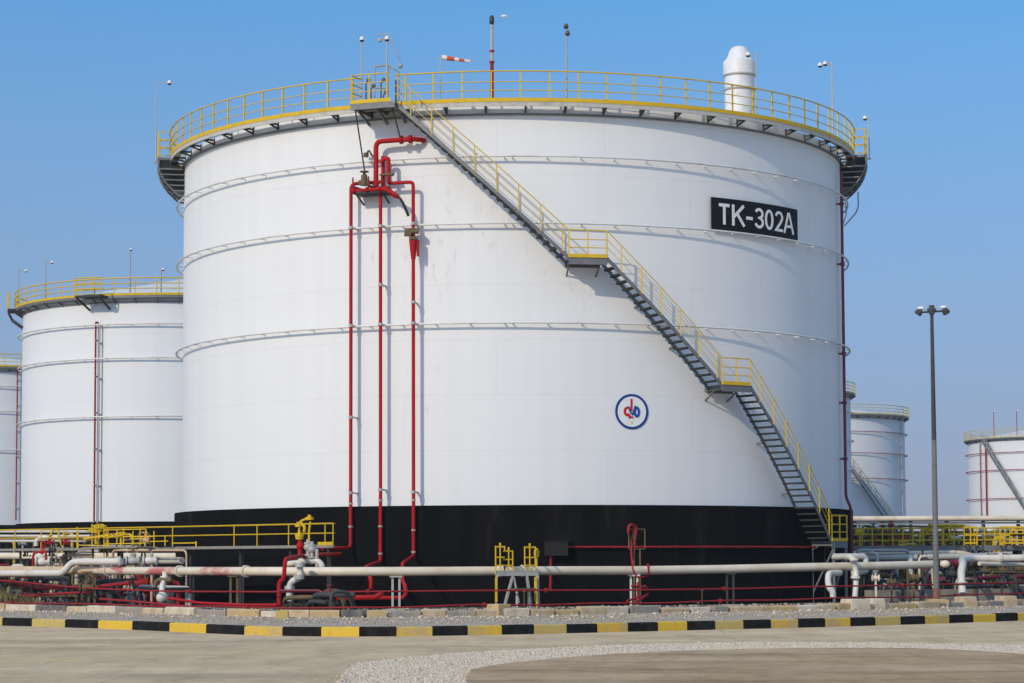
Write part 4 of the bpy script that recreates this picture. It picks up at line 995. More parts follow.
# ------------------------------------------------------------------ yard pipework
PG = 'pipes of the yard in front of the tanks'
# main cream line
def mainline(px):
    ys = [(-60, 569.3), (80, 570.4), (160, 571), (320, 571.6), (420, 571.4), (500, 570.9), (640, 570.4), (720, 569.2), (800, 567.3), (870, 566), (945, 564.1)]
    for (x0_, y0_), (x1_, y1_) in zip(ys, ys[1:]):
        if px <= x1_: return y0_ + (y1_ - y0_) * (px - x0_) / (x1_ - x0_)
    return ys[-1][1]
def mpt(px, dy=0.0): return W(px, mainline(px) + dy, kd(px) + 10.5)
ML = thing('pipeline', 'long cream pipe with pink patches running past the front of the largest tank', 'pipeline', mpt(72) - UPV * 1.3, PG)
segs = [(-40, 95, 0), (95, 180, 1), (180, 248, 1), (248, 945, 0)]
M_['pink_pipe'] = worn('pipe paint with red patches', (0.66, 0.57, 0.45), (0.47, 0.13, 0.11), 0.6, 0.5, 0.46, 0.58, g=0.4, stretch=(0.6, 1, 3.0))
M_['tan_pipe'] = worn('tan pipe paint', (0.56, 0.40, 0.24), (0.62, 0.52, 0.40), 0.6, 0.8, g=0.5)
pm = MB(); pm.tube([mpt(p) for p in range(246, 946, 14)], 0.145, 16); pm.build('pipe', M_['cream_pipe'], ML)
pm = MB(); pm.tube([mpt(p) for p in list(range(97, 246, 14)) + [246]], 0.142, 16); pm.build('pipe', M_['pink_pipe'], ML, 'cream pipe with red painted patches')
pm = MB(); pm.tube([mpt(p) for p in list(range(-60, 97, 14)) + [97]], 0.140, 16); pm.build('pipe', M_['tan_pipe'], ML, 'tan pipe with faded paint')
q = MB(); q.ball(mpt(945), 0.145, 16, 8, (1.3, 1, 1)); q.build('end_cap', M_['cream_pipe'], ML)
for px in (108, 180, 246, 500, 523, 853):
    q = MB(); d_ = mpt(px + 4) - mpt(px - 4); flange(q, mpt(px), d_, 0.2, 0.05, 16); q.build('flange', M_['cream_pipe'], ML)
# its supports: each a post pair on a small plinth
SG = 'pipe supports under the long cream pipe'
def support(px, lab, mat, plinth=True):
    c = mpt(px); t_ = thing('pipe_support', lab, 'pipe support', (c.x, c.y, ZY), SG)
    q = MB()
    for s in (-0.11, 0.11): q.bar((c.x + s, c.y, ZY), (c.x + s, c.y, c.z - 0.16), 0.07)
    q.bar((c.x - 0.2, c.y, c.z - 0.165), (c.x + 0.2, c.y, c.z - 0.165), 0.2, 0.05); q.build('frame', M_[mat], t_)
    MB().box((c.x, c.y, ZY + 0.06), (0.6, 0.5, 0.14)).build('plinth', M_['plinth'], t_)
    return t_
support(92, 'rusty post under the pipe near the yellow valve cluster', 'rust'); support(234, 'post under the red-patched pipe before the black tank base', 'rust')
support(396, 'thin post under the cream pipe between the red risers', 'light_steel'); support(634, 'white post pair under the pipe below the red hose rack', 'white_pipe')
support(730, 'dark post under the pipe right of the red hose rack', 'dark_steel')
q = MB(); c = mpt(648); d_ = (mpt(652) - mpt(644)).normalized(); q.tube([c + (Vector((0, d_.x, 0)) * math.cos(2 * PI * i / 18) + UPV * math.sin(2 * PI * i / 18)) * 0.185 for i in range(18)], 0.04, 7, closed=True)
q.tube(fillet([mpt(632, -8), mpt(632, -2.2) - Vector((0, 0.18, 0)), mpt(636, 6.5) - Vector((0, .18, 0)), mpt(644, 6.5) - Vector((0, 0.15, 0))], 0.1), 0.025, 6)
o = q.build('pipe_clamp', M_['red'], origin=c); tag(o, 'red ring clamp with a short red tube on the cream pipe', 'pipe clamp')

# second, lower line that jumps up on the left
def lp(px, y, off): return WK(px, y, off)
pipe_thing('pipeline', 'pale grey pipe at far left that bends up beside the cream pipe', 'pipeline',
    [lp(-60, 573.2, 9.6), lp(0, 573.4, 9.6), lp(63, 573.2, 9.6), lp(72, 562, 9.9), lp(121, 561.5, 10.3)], 0.125, M_['white_pipe'], PG, bend=0.5, n=14,
    flanges=[(lp(119, 561.6, 10.3), (1, 0.15, 0))], base=lp(0, 573.4, 9.6) - UPV * 1.2, fr=1.5)
pipe_thing('pipeline', 'cream pipe farther back at left, ending behind the black tank base', 'pipeline',
    [lp(-60, 555.5, 27), lp(60, 556.3, 27), lp(178, 556.5, 27), lp(215, 556.5, 27)], 0.15, M_['cream_pipe'], PG, n=14, bend=0.2, base=lp(60, 556, 27) - UPV * 1.5,
    flanges=[(lp(55, 556.2, 27), (1, 0, 0))], fmat=M_['light_steel'], fr=1.5)
pipe_thing('pipeline', 'short grey-white pipe length under the catwalk left of the largest tank', 'pipeline',
    [lp(118, 562.3, 18), lp(150, 561, 18), lp(182, 560.5, 18)], 0.13, M_['white_pipe'], PG, n=14, base=lp(150, 562, 18) - UPV * 1.3)
# valves: body, flanges, stem and handwheel
VG = 'valves in the yard pipework'
def valve(p, label, body_mat, wheel_mat, s=1.0, axis=(1, 0, 0), stem=0.6, group=VG):
    p = Vector(p); ax = Vector(axis).normalized(); t_ = thing('gate_valve', label, 'valve', p - UPV * 0.25 * s, group)
    q = MB(); q.lathe([(0.12 * s, -0.26 * s), (0.17 * s, -0.12 * s), (0.19 * s, 0), (0.17 * s, 0.12 * s), (0.12 * s, 0.26 * s)], p, 14, ax); q.lathe([(0.14 * s, 0), (0.12 * s, 0.22 * s), (0.16 * s, 0.24 * s), (0.16 * s, 0.3 * s), (0.06 * s, 0.34 * s)], p, 12); q.build('body', body_mat, t_)
    q = MB(); q.cyl(p + ax * 0.25 * s, p + ax * 0.31 * s, 0.23 * s, n=16); q.build('flange', body_mat, t_); q = MB(); q.cyl(p - ax * 0.31 * s, p - ax * 0.25 * s, 0.23 * s, n=16); q.build('flange', body_mat, t_)
    q = MB(); q.cyl(p + UPV * 0.3 * s, p + UPV * (0.3 + stem) * s, 0.03 * s, n=8)
    for sx in (-1, 1): q.bar(p + UPV * 0.3 * s + ax * 0.1 * s * sx, p + UPV * (0.25 + stem) * s + ax * 0.05 * s * sx, 0.03 * s)
    q.build('stem', wheel_mat, t_)
    c = p + UPV * (0.3 + stem) * s; q = MB(); q.tube([c + Vector((math.cos(2 * PI * i / 20), math.sin(2 * PI * i / 20), 0)) * 0.22 * s for i in range(20)], 0.028 * s, 6, closed=True)
    for i in range(3): e = Vector((math.cos(i * PI / 3), math.sin(i * PI / 3), 0)) * 0.22 * s; q.cyl(c - e, c + e, 0.015 * s, n=6)
    q.build('handwheel', wheel_mat, t_)
    return t_
valve(lp(133, 561, 13), 'white valve under the catwalk, left one of two', M_['light_steel'], M_['rust'], 0.8, stem=0.25)
valve(lp(150, 560.8, 13), 'white valve under the catwalk, right one of two', M_['white_pipe'], M_['dark_steel'], 0.8, stem=0.25)
valve(lp(43, 562, 15), 'small white valve with red wheel below the far-left catwalk', M_['white_pipe'], M_['red'], 0.9)
valve(lp(87, 588, 8.8), 'rusty low valve with yellow wheel left of the pipe drop', M_['rust'], M_['rust'], 0.8, stem=0.4)
valve(lp(24, 588, 12), 'rusty low valve among the weeds at far left', M_['rust'], M_['dull_red'], 0.85, stem=0.4)
valve(lp(140, 583, 15), 'dark low valve half hidden under the red-patched pipe', M_['dull_red'], M_['dark_steel'], 1.0, stem=0.3)
# drop with white pot and orange elbow at 160
dr = thing('pipe_drop', 'white pipe drop with a rusty elbow under the red-patched pipe', 'pipe fitting', lp(162, 602, 9.2), PG)
MB().tube(fillet([mpt(165), lp(165, 580, 10), lp(162, 586, 9.4), lp(162, 602, 9.2)], 0.15), 0.1, 12).build('pipe', M_['white_pipe'], dr)
q = MB(); q.ball(lp(162, 597.5, 9.2), 0.2, 14, 8); q.build('pot', M_['white_pipe'], dr)
q = MB(); q.tube(fillet([lp(172, 580, 10), lp(157, 580, 9.6), lp(154.5, 588, 9.4)], 0.2), 0.08, 10); q.build('elbow', M_['rust'], dr)
q = MB(); flange(q, lp(165, 577.5, 10.2), UPV, 0.17); q.build('flange', M_['white_pipe'], dr)
# red service pipes at ankle and knee height
def redrun(label, pts, r=0.045, mat='red', bend=0.2, base=None, flg=()):
    return pipe_thing('service_pipe', label, 'pipe', pts, r, M_[mat], PG, bend=bend, n=8, base=base)
KN = [(-50, 577.5), (10, 581), (60, 586), (100, 589), (180, 591.5), (320, 592), (480, 590.6), (640, 590), (740, 588.6), (820, 586.5), (940, 584.5), (1080, 581)]
LN = [(-50, 601.5), (60, 603.5), (180, 606.5), (340, 608.2), (480, 605), (560, 604.4), (660, 602.6), (820, 598.6), (940, 596), (1080, 591)]
def along(tab, px):
    for (x0_, y0_), (x1_, y1_) in zip(tab, tab[1:]):
        if px <= x1_: t = (px - x0_) / (x1_ - x0_); return y0_ + (y1_ - y0_) * t
    return tab[-1][1]
kn = redrun('upper of the two long thin red pipes in front of the cream pipe', [WK(p, along(KN, p), 8.6) for p in range(-50, 1081, 18)], 0.028, mat='dull_red', base=WK(500, 600, 8.6))
ln = redrun('lower of the two long thin red pipes just above the faded block edging', [WK(p, along(LN, p) + 0.5 * math.sin(p * 0.05), 6.3) for p in range(-50, 1081, 18)], 0.026, mat='dull_red', base=WK(500, 608, 6.3))
for t_, tab, off, stp in ((kn, KN, 8.6, 178), (ln, LN, 6.3, 236)):
    for p in range(-10, 1060, stp):
        c = WK(p, along(tab, p), off); q = MB(); q.bar((c.x, c.y, 0.38), (c.x, c.y, c.z), 0.03); q.box((c.x, c.y, c.z - 0.03), (0.09, 0.09, 0.04)); q.build('stand', M_['rust'], t_)
        q = MB(); d_ = WK(p + 26, along(tab, p + 26), off) - WK(p + 18, along(tab, p + 18), off); flange(q, WK(p + 22, along(tab, p + 22), off), d_, 0.075, 0.04, 10); q.build('coupling', M_['light_steel' if p % 2 else 'dull_red'], t_)
redrun('thick bright red pipe lying low left of the middle riser foot', [lp(300, 597.5, 11), lp(345, 597.7, 11), lp(376, 597.5, 11), lp(383, 592, 11)], 0.085, bend=0.2)
redrun('short red pipe slanting into the red manifold at far left', [lp(-10, 581, 11), lp(40, 588, 11), lp(95, 587, 11), lp(130, 583, 11)], 0.07, mat='dull_red')
redrun('low red pipe on the ground at far left', [lp(20, 596, 10), lp(90, 592, 10), lp(100, 586, 10)], 0.05, mat='dull_red')
redrun('red pipe curving on the ground before the black tank base', [lp(168, 598, 8), lp(200, 603, 7.5), lp(245, 605, 7.3), lp(278, 605, 7.2)], 0.045)
redrun('thin red pipe sagging before the drop with the white pot', [lp(100, 599, 8), lp(130, 601, 7.6), lp(160, 604, 7.2), lp(190, 607, 7)], 0.04, mat='dull_red')
redrun('red pipe behind the weeds at far left climbing to the cream pipe', [lp(33, 566, 12), lp(33, 553, 12), lp(46, 551, 12), lp(46, 560, 12)], 0.045)
q = pipe_thing('wall_pipe', 'thin red pipe running level along the black base to the stairs', 'pipe', [pol(TX, TY, UC(566, 547, TR + 0.45, TX, TY)[0] + (UC(818, 545.5, TR + .45, TX, TY)[0] - UC(566, 547, TR + .45, TX, TY)[0]) * i / 24, TR + 0.45, UC(600, 547, TR + .45, TX, TY)[1]) for i in range(25)], 0.038, M_['dull_red'], PG, bend=0.05, n=8)
for i in range(1, 7):
    a = UC(566, 547, TR + .45, TX, TY)[0] + i * 7.2; z = UC(600, 547, TR + .45, TX, TY)[1]; c = MB(); c.bar(pol(TX, TY, a, TR + 0.2, z - 0.03), pol(TX, TY, a, TR + 0.5, z - 0.03), 0.05); c.build('wall_clamp', M_['dark_steel'], q)
# junction box on the black base
ab, zb5 = UC(556, 548.5, TR + 0.45, TX, TY); jb = thing('junction_box', 'dark box fixed to the black tank base with a pipe below it', 'junction box', pol(TX, TY, ab, TR + 0.4, zb5 - 0.3))
cpt_ = pol(TX, TY, ab, TR + 0.5, zb5); q = MB(); q.box(cpt_, (0.86, 0.42, 0.52)); q.box(cpt_ + Vector((0, 0, 0.275)), (0.96, 0.5, 0.03)); q.build('case', worn('brown-black paint', (0.006, 0.005, 0.0045), (0.014, 0.009, 0.007), 0.8, 3), jb)
q = MB(); q.tube(fillet([cpt_ - UPV * 0.26 + Vector((-.2, 0, 0)), cpt_ - UPV * 0.9 + Vector((-.2, 0, 0)), cpt_ - UPV * 1.5 + Vector((-0.25, -1.5, 0))], 0.2), 0.05, 8); q.build('conduit', M_['dull_red'], jb)
# step-over stile with yellow cages
sx = thing('stepover_stile', 'grey step-over stile with two yellow cages crossing the long cream pipe', 'stile', WK(515, 605, 9.5) * 1.0)
def sp_(px, y, off=9.4): return WK(px, y, off)
def ground_(px, off): p = K(px, off, ZY); return p
zf_ = sp_(515, 574).z
q = MB(); a, b_ = K(494, 9.4, zf_), K(537, 9.4, zf_)
for off in (9.4, 11.7):
    A_, B_ = K(495, off, zf_), K(536, off, zf_); q.bar(A_, B_, 0.08, 0.12)
    for px, fx in ((495, 494.3), (511, 501), (525, 530), (536, 537)): q.bar(K(px, off, zf_ - 0.06), K(fx, off, ZY), 0.07)
    q.bar(K(512, off, zf_ - .1), K(517, off, ZY + .3), .05)
for px in (495, 536): q.bar(K(px, 9.4, zf_), K(px, 11.7, zf_), 0.08, 0.1)
q.build('frame', M_['light_steel'], sx)
q = MB(); v = [K(494, 9.35, zf_ + 0.065), K(537, 9.35, zf_ + 0.065), K(537, 11.75, zf_ + 0.065), K(494, 11.75, zf_ + 0.065)]; v2 = [p + UPV * 0.04 for p in v]
q.add(v + v2, [(3, 2, 1, 0), (4, 5, 6, 7), (0, 1, 5, 4), (1, 2, 6, 5), (2, 3, 7, 6), (3, 0, 4, 7)]); q.build('deck', M_['grey_steel'], sx)
def cage(x0_, x1_, ytop, off0, off1, xs_, low=None):
    q = MB(); zt_ = sp_(x0_, ytop).z
    for off in (off0, off1):
        for px in xs_: q.bar(K(px, off, zf_), K(px, off, zt_), 0.04)
        for h in (zt_, (zt_ + zf_) / 2 + 0.1, zf_ + 0.28, zf_ + 0.1): q.bar(K(x0_, off, h), K(x1_, off, h), 0.038)
    for px in (x0_, x1_):
        for h in (zt_, (zt_ + zf_) / 2 + .1): q.bar(K(px, off0, h), K(px, off1, h), 0.045)
    q.bar(K(xs_[1], off0, zt_), K(xs_[1], off0, zt_ + 0.12), 0.06); q.build('yellow_cage', M_['bright_yellow'], sx)
cage(494, 503, 546.5, 9.4, 11.6, (494, 498.5, 503)); cage(502.5, 511, 551, 9.4, 11.0, (503, 507, 511)); cage(523, 533.5, 547, 9.4, 11.6, (523, 528, 533.5))
q = MB()
for px in (494.5, 533.5): q.bar(K(px, 9.3, zf_ - 0.1), K(px, 9.3, ZY + 0.35), 0.075)
q.build('yellow_leg', M_['bright_yellow'], sx)
ls = thing('step_stool', 'small low grey step standing before the step-over stile', 'step', K(521, 8.9, ZY))
q = MB(); z_ = WK(521, 590, 8.9).z
for px in (515, 527):
    for off in (8.8, 9.15): q.bar(K(px, off, ZY), K(px, off, z_), 0.075)
    q.bar(K(px, 8.8, ZY + 0.05), K(px, 9.15, ZY + 0.05), 0.06)
q.bar(K(515, 8.8, ZY + 0.06), K(527, 8.8, ZY + 0.06), 0.06); q.build('frame', M_['light_steel'], ls)
q = MB(); A_, B_ = K(511, 8.95, z_ + 0.03), K(531, 8.95, z_ + 0.03); q.bar(A_, B_, 0.5, 0.05); q.build('tread', M_['rust'], ls)
# yellow handwheel valve beside the dark box
q = MB(); c = WK(536.6, 553.3, 13.2); q.tube([c + Vector((0.06 * math.cos(2 * PI * i / 18), 0.1 * math.cos(2 * PI * i / 18), 0.14 * math.sin(2 * PI * i / 18))) for i in range(18)], 0.04, 7, closed=True)
q.cyl(c - UPV * 0.13, c + UPV * 0.18, 0.05); q.cyl(c, c + Vector((0, 0.6, 0)), .04); q.bar(c + Vector((0, .5, 0)), Vector((c.x, c.y + .5, ZY)), .06)
o = q.build('indicator_post', M_['bright_yellow'], origin=(c.x, c.y + .5, ZY)); tag(o, 'post with a yellow oval wheel beside the right yellow cage', 'indicator post')
# hose rack
hr = thing('hose_rack', 'rack with tangled red hoses hanging in front of the black tank base', 'hose rack', K(635, 12.6, ZY))
q = MB(); off = 12.6
tp = WK(635, 529, off).z; bt = WK(635, 549, off).z
for px in (627, 643): q.bar(K(px, off, bt), K(px, off, tp), 0.04)
q.bar(K(627, off, tp), K(643, off, tp), 0.04); q.bar(K(627, off, bt), K(643, off, bt), 0.04); q.bar(K(632, off, ZY), K(632, off, tp), 0.06); q.bar(K(638, off, ZY), K(638, off, bt), 0.05)
q.build('frame', M_['rust'], hr)
for k in range(4):
    q = MB(); off_ = off - 0.08 - 0.035 * k; x0_ = 628 + random.uniform(-1, 2.5); x1_ = 634 + random.uniform(0, 3); yt = 522 + random.uniform(0, 3); yb_ = 541 + random.uniform(-2, 9)
    q.tube(fillet([WK(x0_, 531 + k, off_), WK(x0_ + 1.2, yt + 2, off_), WK((x0_ + x1_) / 2, yt, off_), WK(x1_, yt + 3, off_), WK(x1_ + random.uniform(-2.5, 1.5), 534, off_), WK(x1_ - 2 + random.uniform(-2, 4), yb_, off_)], 0.12), 0.022, 7); q.build('hose', M_['dull_red'], hr)
q = MB(); q.tube(fillet([WK(632, 543, off - .1), WK(631, 552, off - .1), WK(632, 561, off - .3), WK(634, 566, off - 1)], 0.2), 0.035, 7); q.build('feed_hose', M_['red'], hr)
q = MB()
for x0_, y0_, x1_, y1_ in ((627, 601, 640, 597), (632, 586, 647, 588), (636, 602, 648, 594), (640, 588, 645, 586)): q.cyl(WK(x0_, y0_, 9.2), WK(x1_, y1_, 9.5), 0.045, n=8)
q.cyl(WK(638, 582, 9.3), WK(638, 605, 9.3), .04)
o = q.build('branch_pipe', M_['dull_red'], origin=WK(638, 605, 9.3)); tag(o, 'red branch pipes at the foot of the white post pair', 'pipe', PG)

# left catwalk
M_['deck_grey'] = worn('dusty deck steel', (0.27, 0.245, 0.21), (0.2, 0.18, 0.15), 0.7, 1.5, g=0.5)
CD = lambda px: 94.0 + (82.0 - 94.0) * (px - 20) / 313
def cw(px, y): return W(px, y, CD(px))
zcw = cw(180, 546.8).z
cwk = thing('catwalk', 'raised grey catwalk with yellow rails in front of the left tanks', 'catwalk', Vector((cw(180, 560).x, CD(180), ZY)))
def C(px, dz, dy=0.0): p = W(px, 547, CD(px)); return Vector((p.x, p.y + dy, zcw + dz))
q = MB(); v = [C(-60, -0.1), C(333, -0.1), C(333, -0.1, 1.1), C(-60, -0.1, 1.1)]; v2 = [p + UPV * 0.1 for p in v]
q.add(v + v2, [(3, 2, 1, 0), (4, 5, 6, 7), (0, 1, 5, 4), (1, 2, 6, 5), (2, 3, 7, 6), (3, 0, 4, 7)])
q.build('deck', M_['deck_grey'], cwk)
for i, px in enumerate((-30, 20, 66, 118, 190, 240, 290, 328)):
    q = MB()
    for dy in (0.1, 1.0): b_ = C(px, 0, dy); q.bar((b_.x, b_.y, ZY), (b_.x, b_.y, zcw - 0.1), 0.08)
    q.build('leg', M_['black_plastic'], cwk)
q = MB()
for h, rad in ((0.76, 0.02), (0.42, 0.016)):
    q.tube([C(px, h) for px in (-60, 60, 172, 257, 333)], rad, 6); q.tube([C(px, h, 1.05) for px in (-60, 60, 172, 257, 333)], rad * 0.8, 6); q.cyl(C(333, h), C(333, h, 1.05), rad)
q.build('handrail', M_['bright_yellow'], cwk)
for px in (-20, 15, 41, 78, 106, 140, 172.5, 234, 257, 288.5, 325, 333):
    MB().bar(C(px, -0.05), C(px, 0.76), 0.034).build('post', M_['bright_yellow'], cwk)
q = MB(); q.bar(C(172, 0.14), C(196, 0.14), 0.04); q.bar(C(196, 0), C(196, 0.2), 0.05); q.bar(C(318, 0.05, -0.02), C(333, 0.05, -0.02), 0.03, 0.12); q.build('toe_piece', M_['bright_yellow'], cwk)
# yellow valve platform in front of the catwalk
vp = thing('valve_platform', 'yellow railed valve platform with yellow wheels before the left catwalk', 'valve platform', Vector((C(110, 0, -1.5).x, C(110, 0, -1.5).y, ZY)))
q = MB()
def D_(px, y): p = W(px, y, CD(px) - 1.2); return p
for px, yt, yb_ in ((77, 527, 549), (92, 524, 562), (104, 529, 562), (108, 529, 566), (117, 530, 544), (123.5, 528, 544), (133, 531, 544), (146, 530, 542), (154, 531, 548), (165, 536, 546)):
    q.bar(D_(px, yt), D_(px, yb_), 0.038)
for x0_, y0_, x1_, y1_ in ((77, 545, 110, 546), (104, 530, 146, 529), (104, 544, 146, 543), (104, 537, 154, 536.5), (146, 529, 147, 542), (86, 531, 92, 529), (150, 541.5, 168, 541)): q.bar(D_(x0_, y0_), D_(x1_, y1_), 0.034)
q.build('railing', M_['bright_yellow'], vp)
q = MB(); q.bar(D_(84, 539), D_(108, 535), 0.08, 0.08); q.bar(D_(88, 538), D_(104, 536.5), 0.12, 0.05); q.build('lever', M_['bright_yellow'], vp)
for px, y in ((99, 526), (96, 531), (121, 534), (108, 536)):
    q = MB(); c = D_(px, y); q.tube([c + Vector((0.2 * math.cos(2 * PI * i / 18), 0.14 * math.sin(2 * PI * i / 18), 0.06 * math.sin(2 * PI * i / 18))) for i in range(18)], 0.028, 6, closed=True); q.cyl(c - UPV * 0.5, c + UPV * .08, 0.04); q.cyl(c - Vector((.3, 0, 0)), c + Vector((.3, 0, 0)), .02); q.build('handwheel', M_['bright_yellow'], vp)
q = MB(); A_ = D_(92, 548); B_ = D_(146, 547)
q.bar(A_, B_, 0.9, 0.06)
q.build('frame', M_['deck_grey'], vp)
for px in (93, 107, 120, 145): p = D_(px, 548); q = MB(); q.bar(p, (p.x, p.y, ZY), 0.07); q.build('leg', M_['rust'], vp)
# pale pipework on and behind the far-left catwalk
q = MB()
for y in (531.5, 536, 541): q.cyl(W(-40, y, 105), W(90, y, 105), 0.06, n=8)
q.tube(fillet([W(36, 546, 104), W(36, 540, 104), W(44, 537, 104), W(58, 537, 104)], 0.3), 0.1, 8)
for px in (5, 30, 48, 60): p = W(px, 531, 105); pass
o = q.build('pipe_rack', M_['white_pipe'], origin=(W(20, 540, 105).x, 105, ZY)); tag(o, 'pale pipes on a low rack behind the far-left catwalk', 'pipe rack')
q = MB(); c0 = [W(50, 541, 98), W(52, 530, 98), W(58, 529, 98), W(60, 541, 98)]; q.tube(fillet(c0, 0.35), 0.05, 8); q.bar(W(50, 541, 98), C(50, 0, 0.6), 0.06); q.bar(W(60, 541, 98), C(60, 0, 0.6), 0.06)
o = q.build('hoop_rail', M_['yellow'], origin=C(55, 0, 0.6)); tag(o, 'yellow hoop standing on the far-left catwalk', 'hoop rail')
for px, lab in ((47, 'red-bodied valve at the left of the yellow hoop on the far-left catwalk'), (63, 'red-bodied valve at the right of the yellow hoop on the far-left catwalk')):
    valve(C(px, 0.22, 0.5), lab, M_['dull_red'], M_['yellow'], 0.5, stem=0.3)

# yellow-handled valve group at the end of the catwalk
vg = thing('valve_manifold', 'grey and red valve manifold with tall yellow handles at the catwalk end', 'valve manifold', WK(292, 605, 10))
vo = 12.0
q = MB(); q.tube(fillet([WK(309, 546, vo), WK(309, 531, vo), WK(310.5, 521.5, vo)], 0.2), 0.036, 8); q.tube(fillet([WK(299, 540, vo), WK(299.5, 522, vo), WK(304, 519.5, vo), WK(311, 519, vo)], 0.3), 0.038, 8); q.tube(fillet([WK(304, 532, vo), WK(305, 527, vo), WK(301, 523, vo)], .1), .05, 8)
q.build('handle', M_['bright_yellow'], vg)
for px, y, r in ((309.5, 518.5, 0.14), (298.5, 525.5, 0.12), (299.5, 535.5, 0.15), (299.5, 538, 0.13)):
    q = MB(); c = WK(px, y, vo); q.cyl(c - UPV * 0.045, c + UPV * 0.045, r, n=14); q.cyl(c, c + UPV * 0.12, 0.06); q.build('handwheel', M_['bright_yellow'], vg)
q = MB(); c = WK(300, 546, vo); q.ball(c, 0.13, 14, 8); q.cyl(c - UPV * 0.25, c + UPV * 0.35, 0.075); q.build('bonnet', M_['red'], vg)
q = MB()
for px, y in ((308, 547), (312, 549)): c = WK(px, y, vo); q.ball(c, 0.14, 12, 7); q.cyl(c - UPV * 0.5, c + UPV * 0.25, 0.06); q.cyl(c - UPV * .3, c - UPV * .24, .15); q.cyl(c + UPV * .1, c + UPV * .16, .13)
for px in (300, 317): c = WK(px, 552, vo); q.cyl(c - UPV * 0.6, c + UPV * 0.1, 0.06)
q.build('body', M_['light_steel'], vg)
q = MB(); q.tube(fillet([WK(286, 564.5, vo), WK(300, 562.5, vo), WK(301, 561, vo), WK(318, 561, vo), WK(322, 565, vo), WK(322, 570, vo)], 0.3), 0.1, 12); q.build('pipe', M_['white_pipe'], vg); q = MB(); q.tube(fillet([WK(300, 562, 9.7), WK(300, 578, 9.7), WK(294, 580, 9.5), WK(290, 584, 9.5), WK(289, 601, 9.5)], 0.35), 0.105, 14); q.build('pipe', M_['white_pipe'], vg)
q = MB()
for px, y, r in ((300, 565, 0.16), (299, 577, 0.17), (289.5, 588, 0.17)): c = WK(px, y, 9.6); q = MB(); q.cyl(c - UPV * 0.07, c + UPV * 0.07, r, n=16); q.build('flange', M_['light_steel'], vg)
redrun('red pipe that drops in two bends in front of the valve manifold', [W(340, 554, 84), WK(300, 556, 11.3), WK(285, 559, 9.2), WK(284, 578, 9.2), WK(279, 583, 9.2), WK(279, 607, 9.0)], 0.072, bend=0.3, base=WK(279, 607, 9))
q = MB(); q.box(K(281.5, 4.6, 0.42), (0.36, 0.34, 0.34)); q.box(K(281.5, 4.6, 0.6), (0.3, 0.28, 0.04))
o = q.build('marker_block', M_['kerb_dull'], origin=K(281.5, 4.6, 0.3)); tag(o, 'small dull yellow concrete block at the edging below the manifold', 'marker block')

# white elbows at the right end
el = thing('pipe_riser', 'white crossover pipe with two legs near the right end of the cream pipe', 'pipe fitting', WK(840, 598, 9.2), PG)
q = MB(); q.tube(fillet([WK(834, 557.5, 12.5), WK(850, 556.8, 10), WK(854, 560, 9.6), WK(856, 572, 9.6), WK(856, 584, 9.4), WK(855, 597, 9.3)], 0.3), 0.1, 12); q.build('leg', M_['white_pipe'], el)
q = MB(); q.tube(fillet([WK(840, 573, 10.3), WK(828.5, 573.5, 9.6), WK(828, 582, 9.4), WK(829.5, 588, 9.3), WK(833, 592, 9.2), WK(833, 597, 9.2)], 0.35), 0.11, 12); q.build('leg', M_['white_pipe'], el)
q = MB(); q.tube(fillet([WK(834, 556.5, 13), WK(864, 556.3, 13), WK(866, 560, 13), WK(866, 571, 12), WK(854, 573, 10)], 0.3), 0.11, 12); q.build('bridge_pipe', M_['white_pipe'], el)
q = MB()
for px, y in ((830.5, 586.5), (855.5, 577), (854, 559)): c = WK(px, y, 9.4); q = MB(); q.cyl(c - UPV * 0.05, c + UPV * 0.05, 0.165, n=14); q.build('flange', M_['white_pipe'], el)
QG = 'concrete plinths along the edging'
def plinth(px, w_, lab, mat='plinth', off=5.6, h=0.42, z0=0.32):
    c = K(px, off, z0); t = MB(); hw = w_ / 2
    t.lathe([(hw * 1.414, 0), (hw * 1.3, h), (hw * 1.2, h + 0.02)], (0, 0, 0), 4)
    a = PI / 4 - 0.35 if px > 600 else PI / 4
    t.v = [(p[0] * math.cos(a) - p[1] * math.sin(a) + c.x, p[0] * math.sin(a) + p[1] * math.cos(a) + c.y, p[2] + c.z) for p in t.v]
    o = t.build('plinth', M_[mat], origin=c); tag(o, lab, 'plinth', QG)
plinth(852, 0.75, 'pale concrete plinth below the white crossover pipe', 'block_white'); plinth(872, 0.5, 'small rough plinth right of the pale crossover plinth', 'block_white')
plinth(497, 0.55, 'tan plinth below the left legs of the step-over stile', 'block_tan'); plinth(962, 0.6, 'pinkish plinth right of the light pole', 'block_cream'); plinth(1002, 0.6, 'low pale plinth near the right edge', 'block_cream')

# light pole
M_['pole_pale'] = worn('pale galvanised pole', (0.15, 0.148, 0.145), (0.11, 0.108, 0.105), 0.6, 1.2, g=0.4)
lpY = kd(936.5) + 5.9; lb_ = W(936.6, 601, lpY); lb_.z = 0.66
lt_ = W(931.6, 306, lpY)
lp_ = thing('lamp_pole', 'tall grey lamp pole with two floodlights at right', 'lamp pole', (lb_.x, lb_.y, 0.36))
q = MB(); lo_ = W(934, 440, lpY); q.cyl(lo_, lt_, 0.085, 0.055, 12); q.build('upper_pole', M_['dark_steel'], lp_); q = MB(); q.cyl(lb_, lo_, 0.105, 0.085, 12); q.cyl(W(935.4, 545, lpY), W(935.4, 543, lpY), .12, n=12); q.build('lower_pole', M_['pole_pale'], lp_)
q = MB(); q.cyl(lb_ - UPV * .02, lb_ + UPV * 0.4, 0.125, n=12); q.build('base_sleeve', worn('rusty sleeve', (0.19, 0.075, 0.05), (0.3, 0.2, 0.14), 0.7, 4), lp_)
